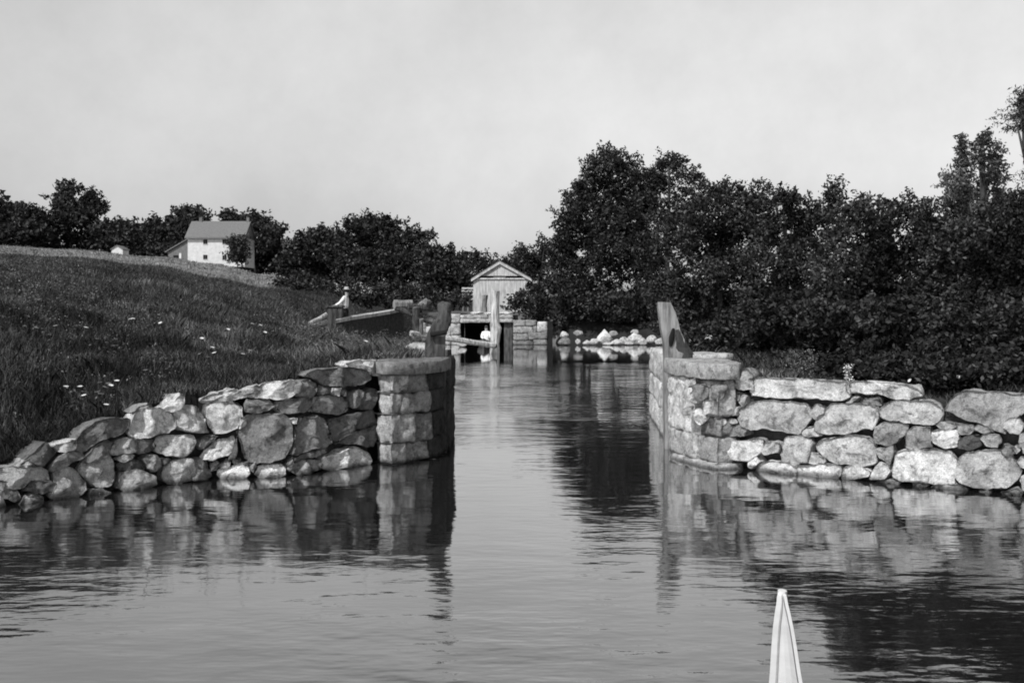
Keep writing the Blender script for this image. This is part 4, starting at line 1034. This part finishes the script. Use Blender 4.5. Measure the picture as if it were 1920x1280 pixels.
def tree(name, label, cat, base_px, Y, blobs, mat='leaf', group=None, trunk=True, bark='bark', tr=None, dens=1.0, spiky=0.0, asp=.55, lmul=1.0, trunk_top=None):
    r = np.random.default_rng(int(base_px*13 + Y)); bx_ = (base_px-960)/F*Y
    gz0 = float(gz(bx_, Y)[0]); t = thing(name, label, cat, (bx_, Y, gz0), group)
    allp = np.concatenate([blob_leaves(b[0], b[1], b[2], b[3] if len(b) > 3 else b[2], Y + (b[4] if len(b) > 4 else r.uniform(-.06, .06)*Y*.5), r, dens, spiky) for b in blobs])
    allp = allp[allp[:, 2] > max(gz0-.5, .04)]
    ls = (Y*.0015 + .011)*lmul
    bigmesh('crown', quads(allp, np.full(len(allp), ls), r, asp=asp), 4, M[mat], t)
    if trunk:
        H = max(P(0, b[1], Y)[2] for b in blobs); th = tr or max(.04, (H-gz0)*.022)
        top = Vector(P(np.mean([b[0] for b in blobs[:2]]), min(b[1] for b in blobs), Y)); b0 = Vector((bx_, Y, gz0-.2)); m_ = MB()
        pts = [b0 + (top-b0)*k/7 + Vector((noise.noise(Vector((k*.7, Y, 0)))*.02*(H-gz0), 0, 0)) for k in range(8)]
        m_.tube(pts, [th*(1-.11*k) for k in range(8)], 8, th*.1)
        for b in (blobs[:6] if spiky < .3 or Y < 60 else []):
            e = Vector(P(b[0], b[1], Y)); s_ = pts[2] + (pts[5]-pts[2])*r.random()
            mid = (s_+e)/2 + Vector((0, 0, .08*(e-s_).length)); m_.tube([s_, mid, e], [th*.45, th*.3, th*.12], 6)
        m_.build('trunk', M[bark], t, True)
    return t
# --- left horizon
GL = 'trees along the left skyline'
tree('broadleaf_tree', 'tall ragged tree standing highest on the left skyline', 'tree', 135, 232, [(128,358,24,16),(118,372,22,18),(130,395,34,24),(168,372,14,16),(150,400,32,20),(182,388,14,18),(110,412,28,18),(140,430,40,22),(172,404,24,14),(110,455,50,18),(165,458,45,14)], 'leaf_far', GL, dens=1.4, lmul=1.25)
tree('broadleaf_tree', 'dark tree cut by the left picture edge on the skyline', 'tree', 10, 232, [(6,390,20,18),(-20,400,30,25),(20,415,30,22),(0,440,45,25),(30,458,60,14)], 'leaf_far', GL, dens=1.7, lmul=1.25)
tree('broadleaf_tree', 'low tree between the left edge tree and the tall ragged tree', 'tree', 58, 230, [(50,400,22,15),(70,410,24,16),(50,435,40,24),(85,440,30,24)], 'leaf_far', GL, dens=1.7, lmul=1.25)
tree('broadleaf_tree', 'low even tree just right of the tall ragged tree', 'tree', 200, 230, [(195,428,28,14),(215,440,28,20),(180,445,35,22),(205,462,40,14)], 'leaf_far', GL, dens=1.7, lmul=1.25)
tree('broadleaf_tree', 'round low tree behind the tiny outbuilding on the skyline', 'tree', 245, 230, [(242,424,26,12),(265,436,25,18),(240,450,38,20),(262,468,35,14)], 'leaf_far', GL, dens=1.7, lmul=1.25)
tree('broadleaf_tree', 'feathery tree left of the farmhouse lean-to on the skyline', 'tree', 290, 230, [(288,424,14,14),(300,436,28,18),(285,455,30,20),(312,455,28,24),(300,474,34,12)], 'leaf_far', GL, dens=1.7, lmul=1.25)
tree('broadleaf_tree', 'dark tree rising behind the left end of the farmhouse roof', 'tree', 350, 222, [(350,400,22,13),(372,403,20,13),(340,415,24,16),(328,430,26,20),(365,425,30,20),(335,455,30,20),(320,475,40,16)], 'leaf_far', GL, dens=1.7, lmul=1.25)
tree('broadleaf_tree', 'dark spreading tree rising behind the right end of the farmhouse', 'tree', 480, 214, [(440,408,24,10),(475,412,26,12),(495,425,28,18),(470,440,32,24),(510,445,24,20),(520,465,24,18),(490,470,34,22),(450,430,20,20),(500,495,50,22),(535,490,40,24),(470,490,30,14)], 'leaf_far', GL, dens=1.7, lmul=1.25)
tree('broadleaf_tree', 'bush growing against the right front corner of the farmhouse', 'bush', 446, 196, [(447,470,14,12),(440,478,9,12),(452,482,14,8),(440,455,8,6),(456,460,10,10)], 'leaf_far')
# --- middle distance, left of the channel
GM = 'trees on the left bank in the middle distance'
tree('broadleaf_tree', 'rounded dark tree at the left end of the mid-distance clump', 'tree', 590, 100, [(590,450,34,20),(625,448,34,20),(560,472,34,22),(600,480,50,28),(545,495,30,16),(570,510,50,22),(620,510,50,26),(640,475,34,26)], 'leaf', GM, dens=2.0, lmul=1.15)
tree('broadleaf_tree', 'tallest tree of the mid-distance clump with two leafy tops', 'tree', 700, 96, [(690,416,32,14),(720,428,34,18),(665,432,28,18),(760,438,34,16),(700,460,50,28),(750,470,44,28),(790,448,18,14),(680,500,50,30),(730,510,50,34)], 'leaf', GM, dens=2.0, lmul=1.15)
tree('broadleaf_tree', 'dark tree at the right end of the mid-distance clump', 'tree', 815, 92, [(820,478,30,18),(845,490,26,20),(790,490,40,26),(830,515,42,26),(780,530,50,26),(855,530,24,28)], 'leaf', GM, dens=2.0, lmul=1.15)
tree('shrub', 'low shrubs under the left end of the mid-distance clump', 'bush', 560, 75, [(545,525,36,16),(590,538,46,18),(640,540,40,20),(560,545,30,12)], 'leaf', None, False)
tree('shrub', 'low shrubs behind the dark lock wall', 'bush', 720, 70, [(690,548,44,20),(740,550,44,22),(790,556,40,22),(835,560,30,22),(700,565,50,12),(860,565,20,18)], 'leaf', None, False)
# --- far centre
GC = 'trees closing the far end of the channel'
tree('broadleaf_tree', 'hazy round far tree behind the left side of the board shed', 'tree', 890, 330, [(885,486,24,13),(910,490,24,14),(870,500,24,16),(895,510,34,20),(875,530,24,24),(900,545,30,22)], 'leaf_far', GC, dens=1.5)
tree('broadleaf_tree', 'hazy far tree behind the right side of the board shed', 'tree', 955, 320, [(950,492,24,12),(975,492,22,14),(960,510,34,18),(985,515,25,22),(990,545,25,25)], 'leaf_far', GC, dens=1.5)
tree('broadleaf_tree', 'dark feathery tree directly right of the board shed', 'tree', 1010, 74, [(1020,490,22,18),(1020,462,18,16),(985,474,16,5),(978,482,10,4),(1008,482,22,14),(1040,470,24,22),(1020,505,32,24),(1045,520,34,30),(1010,540,28,26),(1030,570,34,24),(1060,560,34,30)], 'leaf', GC, spiky=.3)
tree('shrub', 'dark shrub growing in front of the right corner of the board shed', 'bush', 985, 67, [(975,562,22,14),(995,555,22,20),(965,575,20,10),(1010,575,26,20),(990,588,34,12),(1040,590,30,16)], 'leaf', None, False)
# --- right bank
GR = 'trees on the right bank'
tree('broadleaf_tree', 'tallest tree on the right bank with pointed dark crown and pale trunk', 'tree', 1172, 66, [(1132,296,26,20),(1160,305,30,20),(1118,325,32,24),(1170,335,44,28),(1110,360,42,30),(1170,375,60,34),(1095,400,46,30),(1160,420,66,38),(1085,440,44,30),(1150,470,70,40),(1075,480,40,34),(1110,520,60,40),(1200,400,40,40),(1190,470,50,40),(1200,520,40,34),(1080,545,40,34),(1088,372,32,30),(1072,425,32,30),(1215,345,28,26),(1050,470,26,26),(1130,570,70,26)], 'leaf', GR, dens=1.6, bark='pale_bark', tr=.1, spiky=.25)
tree('broadleaf_tree', 'thin lacy tree top showing sky just right of the tallest tree', 'tree', 1250, 60, [(1240,306,20,14),(1268,304,16,10),(1250,325,30,14),(1290,330,22,14),(1225,335,20,18),(1270,350,34,20),(1240,400,24,22),(1270,390,36,30),(1230,460,40,40),(1280,440,50,44),(1240,520,50,40)], 'leaf', GR, dens=1.1, spiky=.4)
tree('broadleaf_tree', 'dense dark tree right of the lacy tree above the leaning post', 'tree', 1350, 34, [(1330,360,34,20),(1365,362,30,18),(1410,362,26,20),(1340,400,60,34),(1400,405,54,36),(1320,450,60,44),(1390,460,66,48),(1310,520,60,44),(1370,530,70,46),(1330,585,66,34),(1260,560,50,40),(1260,600,40,26)], 'leaf', GR, dens=1.4)
tree('broadleaf_tree', 'dark tree with an upright twig tip at the middle of the right hedge', 'tree', 1480, 23, [(1450,375,34,20),(1490,385,34,20),(1560,360,10,16),(1550,385,28,18),(1470,430,64,40),(1530,430,56,40),(1450,500,66,50),(1520,500,70,50),(1440,570,70,46),(1500,580,74,40)], 'leaf', GR, spiky=.2)
tree('broadleaf_tree', 'broad low tree in the right hedge left of the spruces', 'tree', 1650, 16, [(1600,390,34,20),(1640,392,34,18),(1690,392,34,18),(1730,396,30,20),(1610,440,64,44),(1690,440,70,44),(1590,520,80,56),(1680,520,90,60),(1750,460,50,50),(1760,540,70,56),(1600,600,90,50),(1700,610,90,50)], 'leaf', GR, spiky=.15)
tree('broadleaf_tree', 'large leafy tree filling the right edge below the spruces', 'tree', 1880, 15.2, [(1790,460,50,40),(1850,430,60,44),(1910,410,50,40),(1830,510,80,60),(1910,500,80,60),(1790,580,80,60),(1880,600,100,70),(1950,560,80,80),(1940,380,40,40)], 'leaf', GR, dens=1.4)
tree('broadleaf_tree', 'leafy tree standing outside the right edge of the picture', 'tree', 2160, 16, [(2080,440,70,50),(2160,420,70,50),(2240,450,70,50),(2100,540,100,70),(2220,550,100,70),(2080,640,90,60),(2200,660,100,60)], 'leaf', GR, dens=.7, lmul=1.4)
tree('broadleaf_tree', 'farther leafy tree outside the right edge of the picture', 'tree', 2420, 18, [(2360,440,70,50),(2440,420,70,50),(2500,460,60,50),(2380,540,100,70),(2480,560,100,70),(2400,640,110,60)], 'leaf', GR, dens=.7, lmul=1.4)
def spruce(label, px, Y, top, bot, wid, mat, group, seed):
    r = np.random.default_rng(seed); x = (px-960)/F*Y; z1, z0 = wzz(top, Y), wzz(bot, Y); g0 = float(gz(x, Y)[0])
    t = thing('conifer', label, 'conifer', (x, Y, g0), group); pts = []
    n = 26
    for k in range(n):
        f = k/(n-1); z = z1 + (z0-z1)*f; rr = wid/F*Y*(.06+.94*f**.8)
        for b in range(int(4+7*f)):
            a = r.uniform(0, 2*math.pi); L = rr*r.uniform(.6, 1.15); m = int(14+70*L)
            s = r.random(m); p = np.stack([x+np.cos(a)*L*s, Y+np.sin(a)*L*s, z - .18*L*s + .1*L*s*s], -1)
            pts.append(p + r.normal(size=p.shape)*np.array([.05,.05,.03])*(1.2))
    pts = np.concatenate(pts)
    bigmesh('crown', quads(pts, np.full(len(pts), .05+.0012*Y), r, asp=.3), 4, M[mat], t)
    m_ = MB(); m_.tube([(x,Y,g0-.2),(x,Y,(g0+z1)/2),(x,Y,z1)], [.14,.08,.015], 8); m_.build('trunk', M['bark'], t); return t
def wzz(py, Y): return EYE-(py-HOR)/F*Y
spruce('slender pointed spruce rising left of its twin on the right skyline', 1803, 29, 256, 520, 58, 'leaf_pale', 'spruces on the right skyline', 3)
tree('conifer', 'airy lopsided conifer top right of the slender pointed spruce', 'conifer', 1850, 28, [(1834,262,9,10),(1846,278,14,10),(1838,298,14,12),(1866,300,18,9),(1850,322,24,14),(1838,350,34,18),(1865,345,24,16),(1770,345,26,14),(1790,370,40,20),(1850,385,50,24),(1885,400,40,30),(1850,440,60,40)], 'leaf_pale', 'spruces on the right skyline', dens=.8, spiky=.3)
tree('conifer', 'near conifer at the right edge with dark drooping branch tips', 'conifer', 1985, 14.5, [(1915,185,12,6),(1904,222,18,6),(1918,236,12,8),(1914,205,12,10),(1960,200,30,40),(1985,290,50,50),(1922,340,14,20),(1975,400,50,60)], 'leaf', None, spiky=.3, asp=.3)
# --- near shrubs just behind the right wall
GS = 'shrubs just behind the right stone wall'
for lab, bp, Y, bl in [
 ('low weedy shrub directly behind the right pier', 1345, 19, [(1330,625,40,18),(1375,612,44,26),(1400,640,40,24),(1350,652,50,12),(1300,655,24,12)]),
 ('arching shrub behind the left end of the long capstone', 1450, 16, [(1440,600,50,34),(1410,650,40,28),(1470,640,50,36),(1430,680,50,16),(1490,590,40,40)]),
 ('dark shrub behind the right end of the long capstone', 1560, 15, [(1550,600,56,40),(1530,650,50,34),(1590,640,56,40),(1560,685,60,20)]),
 ('dark shrub above the second capstone', 1670, 14.6, [(1660,600,60,44),(1640,660,56,34),(1700,650,56,40),(1670,695,60,20)]),
 ('bushy shrub in the dip before the huge tilted boulder', 1780, 14.2, [(1770,620,60,44),(1750,670,50,36),(1810,670,56,36),(1755,720,40,22),(1790,710,50,20)]),
 ('bushy shrub behind the huge tilted boulder at the right edge', 1890, 13.8, [(1880,620,60,50),(1930,660,60,50),(1860,690,60,34),(1920,720,60,20)])]:
    tree('shrub', lab, 'shrub', bp, Y, bl + [(bp-45, 702, 46, 20, -1.2), (bp+35, 706, 52, 18, -1.3), (bp, 690, 50, 24, -.9)], 'leaf', GS, False, lmul=1.25)
# undergrowth on the far right shore
tree('shrub', 'dark undergrowth overhanging the white rocks on the far shore', 'bush', 1130, 65, [(1060,595,34,22),(1100,600,40,22),(1150,600,44,24),(1200,605,44,20),(1240,610,34,18),(1140,575,60,24),(1210,570,44,34)], 'leaf', None, False)

# ------------------------------------------------------------------ grass, weeds and flowers
def blades(n, pxr, Yr, h, w, mat, name, label, accept=None, lean=.35, seed=1):
    r = np.random.default_rng(seed); px = r.uniform(*pxr, n); Y = np.exp(r.uniform(math.log(Yr[0]), math.log(Yr[1]), n))
    X = (px-960)/F*Y; s = sdist(X, Y); ok = s > .30
    if accept is not None: ok &= accept(px, X, Y, r)
    X, Y = X[ok], Y[ok]; z = gz(X, Y); n = len(X)
    k = np.sin(X*1.7+np.sin(Y*.9)*2)*np.sin(Y*.8+X*.5)
    hh = h*r.uniform(.45, 1.25, n)*(.8+.45*k); a = r.uniform(0, 2*math.pi, n)
    ww = w*(1+Y*.05)*r.uniform(.6, 1.4, n)
    base = np.stack([X, Y, z-.02], -1); sd = np.stack([np.cos(a)*ww, np.sin(a)*ww, 0*a], -1)
    ld = r.normal(size=(n, 2))*lean*hh[:, None]
    mid = base + np.stack([ld[:, 0]*.35, ld[:, 1]*.35, hh*.6], -1); tipp = base + np.stack([ld[:, 0], ld[:, 1], hh], -1)
    V = np.stack([base-sd, base+sd, mid+sd*.7, tipp, mid-sd*.7], 1).reshape(-1, 3)
    o = bigmesh(name, V, 5, M[mat]); tagp(o, label, 'grass', None, 'stuff'); return o
blades(300000, (-80, 862), (10.5, 66), .17, .0026, 'grass', 'meadow_grass', 'dark rough grass covering the sloping left meadow')
blades(16000, (540, 850), (13.9, 36), .26, .0022, 'dry', 'dry_grass', 'paler dry grass tufts behind the left pier', lambda px, X, Y, r: r.random(len(X)) < .35+.0*X, .5, 4)
blades(20000, (-60, 640), (10.6, 14), .24, .0018, 'grass', 'wall_top_grass', 'ragged grass hanging over the top of the left stone wall', lambda px, X, Y, r: sdist(X, Y) < .7, .45, 21)
blades(9000, (-60, 700), (10.6, 14.5), .22, .0018, 'dry', 'wall_top_straw', 'dry straw at the back edge of the left stone wall', lambda px, X, Y, r: (sdist(X, Y) < .7) & (r.random(len(X)) < .4), .7, 22)
r = np.random.default_rng(77); nW = 2600; pxw = r.uniform(-60, 800, nW); Yw = np.exp(r.uniform(math.log(11.2), math.log(48), nW)); Xw = (pxw-960)/F*Yw
okw = (sdist(Xw, Yw) > .5) & (np.sin(Xw*.8+1)*np.sin(Yw*.6+Xw*.3)+r.normal(size=nW)*.35 > .1); Xw, Yw = Xw[okw], Yw[okw]; Zw = gz(Xw, Yw)
for nm_, mt_, sel, lb in (('meadow_weeds', 'leaf_pale', slice(0, None, 2), 'broad leaved weeds scattered over the left meadow'), ('seed_heads', 'dry', slice(1, None, 2), 'pale seed heads scattered over the left meadow')):
    c_ = np.stack([Xw[sel], Yw[sel], Zw[sel]], -1); per = 34 if nm_ == 'meadow_weeds' else 14; hgt = r.uniform(.12, .42, len(c_))
    pp = np.repeat(c_, per, 0); fz = r.random(len(pp)); pp[:, 2] += fz*np.repeat(hgt, per) if nm_ == 'meadow_weeds' else np.repeat(hgt, per)*(.75+.35*fz)
    pp[:, :2] += r.normal(size=(len(pp), 2))*np.array([.09, .09])*(1.1-fz[:, None]*.6)
    tagp(bigmesh(nm_, quads(pp, np.full(len(pp), .022 if nm_ == 'meadow_weeds' else .012), r), 4, M[mt_]), lb, 'weeds', None, 'stuff')
blades(60000, (-60, 860), (15, 40), .2, .0022, 'dry', 'pale_grass', 'patches of paler seeding grass on the meadow', lambda px, X, Y, r: (np.sin(X*.9+np.sin(Y*.7)*1.5)*np.sin(Y*.55+X*.2) + r.normal(size=len(X))*.25) > .5, .45, 14)
blades(40000, (1285, 2000), (11.6, 22), .16, .003, 'grass', 'bank_grass', 'dark grass on the right bank under the shrubs', seed=5)
blades(5000, (1395, 1760), (12.6, 13.6), .14, .003, 'dry', 'weeds', 'pale weeds along the top of the right wall', seed=6)
blades(16000, (-60, 545), (66, 190), .3, .005, 'hay', 'hay_stubble', 'pale dry hayfield beyond the meadow crest', seed=8, lean=.5)
r_ = random.Random(5)
def flower_proto():
    m_ = MB(); n = 9; V = [(0,0,.0)]
    for i in range(n*2): rr = .03 if i % 2 == 0 else .017; V.append((rr*math.cos(math.pi*i/n), rr*math.sin(math.pi*i/n), .008))
    V = [(v[0], v[1], v[2]+.42) for v in V]
    m_.add(V, [(0, 1+i, 1+(i+1) % (n*2)) for i in range(n*2)]); return m_
fl = thing('wildflower', 'white wildflower in the meadow above the left stone wall', 'flower', (0, 0, 0), 'white meadow flowers')
flower_proto().build('flower_head', M['petal'], fl)
MB().tube(seg((0,0,0),(0,0,.42),3), .004, 5).build('stem', M['leaf'], fl)
spots = [(123,716,16),(156,720,16),(171,727,16),(174,736,15),(192,742,15),(175,751,15),(197,751,15),(205,763,14.5),(200,774,14.5),(220,734,15),(173,744,15),(190,752,15),
 (376,627,19),(394,616,20),(411,613,20),(418,612,20),(404,654,18),(420,658,18),(386,649,18),(452,651,18),(443,668,17),(386,691,16),(415,612,20),(277,695,15),
 (380,606,22),(462,607,22),(470,605,22),(445,600,22),(487,618,21),(520,620,20),(252,598,24),(268,597,24),(286,594,24),(320,598,24),(240,597,24),(60,602,24),(48,605,24),(175,634,20),(120,610,22),(150,612,22),(690,632,30),(672,640,26)]
def drop(px, py, Yg):
    # find where the sight line meets the meadow minus flower height
    best, bd = None, 9
    for Y in np.arange(11.5, 45, .2):
        p = P(px, py, Y); g = float(gz(p[0], Y)[0])+.38; d = abs(g-p[2])
        if d < bd: bd, best = d, (p[0], Y, g-.38)
    return best
for i, (px, py, Y) in enumerate(spots):
    b = drop(px, py, Y); sc = 1.0 if b[1] < 20 else 1.3
    near = b[1] < 17
    if i == 0: o = fl
    else:
        o = fl.copy(); C.objects.link(o)
        for ch in list(fl.children):
            c_ = ch.copy(); C.objects.link(c_); c_.parent = o
    o.location = b; o.scale = (1.15*sc, 1.15*sc, .9); o.rotation_euler = (r_.uniform(-.5,.2), r_.uniform(-.3,.3), r_.uniform(0,6))
    o['label'] = ('white wildflower in the meadow just above the low end of the left wall' if px < 300 and py > 690 else
                  'white wildflower on the open meadow higher up the left slope')
# white-flowered weeds at the right wall top
for i, (px, py, Y, lab) in enumerate([(1590,705,12.7,'white blossom spike standing at the joint of the two long capstones'),(1502,690,13.0,'pale leafy weed behind the middle of the long capstone'),(1440,693,13.1,'low pale weed beside the left end of the long capstone')]):
    x = (px-960)/F*Y; g = float(gz(x, Y)[0]); t = thing('weed', lab, 'weed', (x, Y, g))
    r = np.random.default_rng(i+40); n = [160, 500, 260][i]; hgt = [.3, .38, .22][i]; wd = [.03, .12, .14][i]
    p = np.stack([x + r.normal(size=n)*wd, Y + r.normal(size=n)*wd*.6, g + .05 + r.random(n)*hgt], -1)
    bigmesh('leaves', quads(p, np.full(n, .014), r), 4, M['petal' if i == 0 else 'dry'], t)
    MB().tube([(x,Y,g-.05),(x+.01,Y,g+hgt)], [.006,.003], 6).build('stem', M['leaf'], t)
for i, (px, py) in enumerate([(1701,689),(1704,698),(1725,709),(1762,700),(1805,695)]):
    o = fl.copy(); C.objects.link(o)
    for ch in list(fl.children):
        c_ = ch.copy(); C.objects.link(c_); c_.parent = o
    p = P(px, py, 13.2); o.location = (p[0], p[1], p[2]-.42); o.scale = (1, 1, 1); o.rotation_euler = (-.9, 0, i)
    o.location = (p[0], p[1]-.0, p[2]-.42*math.cos(.9)); o.location.y = 13.2 - .42*math.sin(.9)
    o['label'] = 'small white flower among the dark shrubs behind the right wall'; o['group'] = 'white flowers behind the right wall'
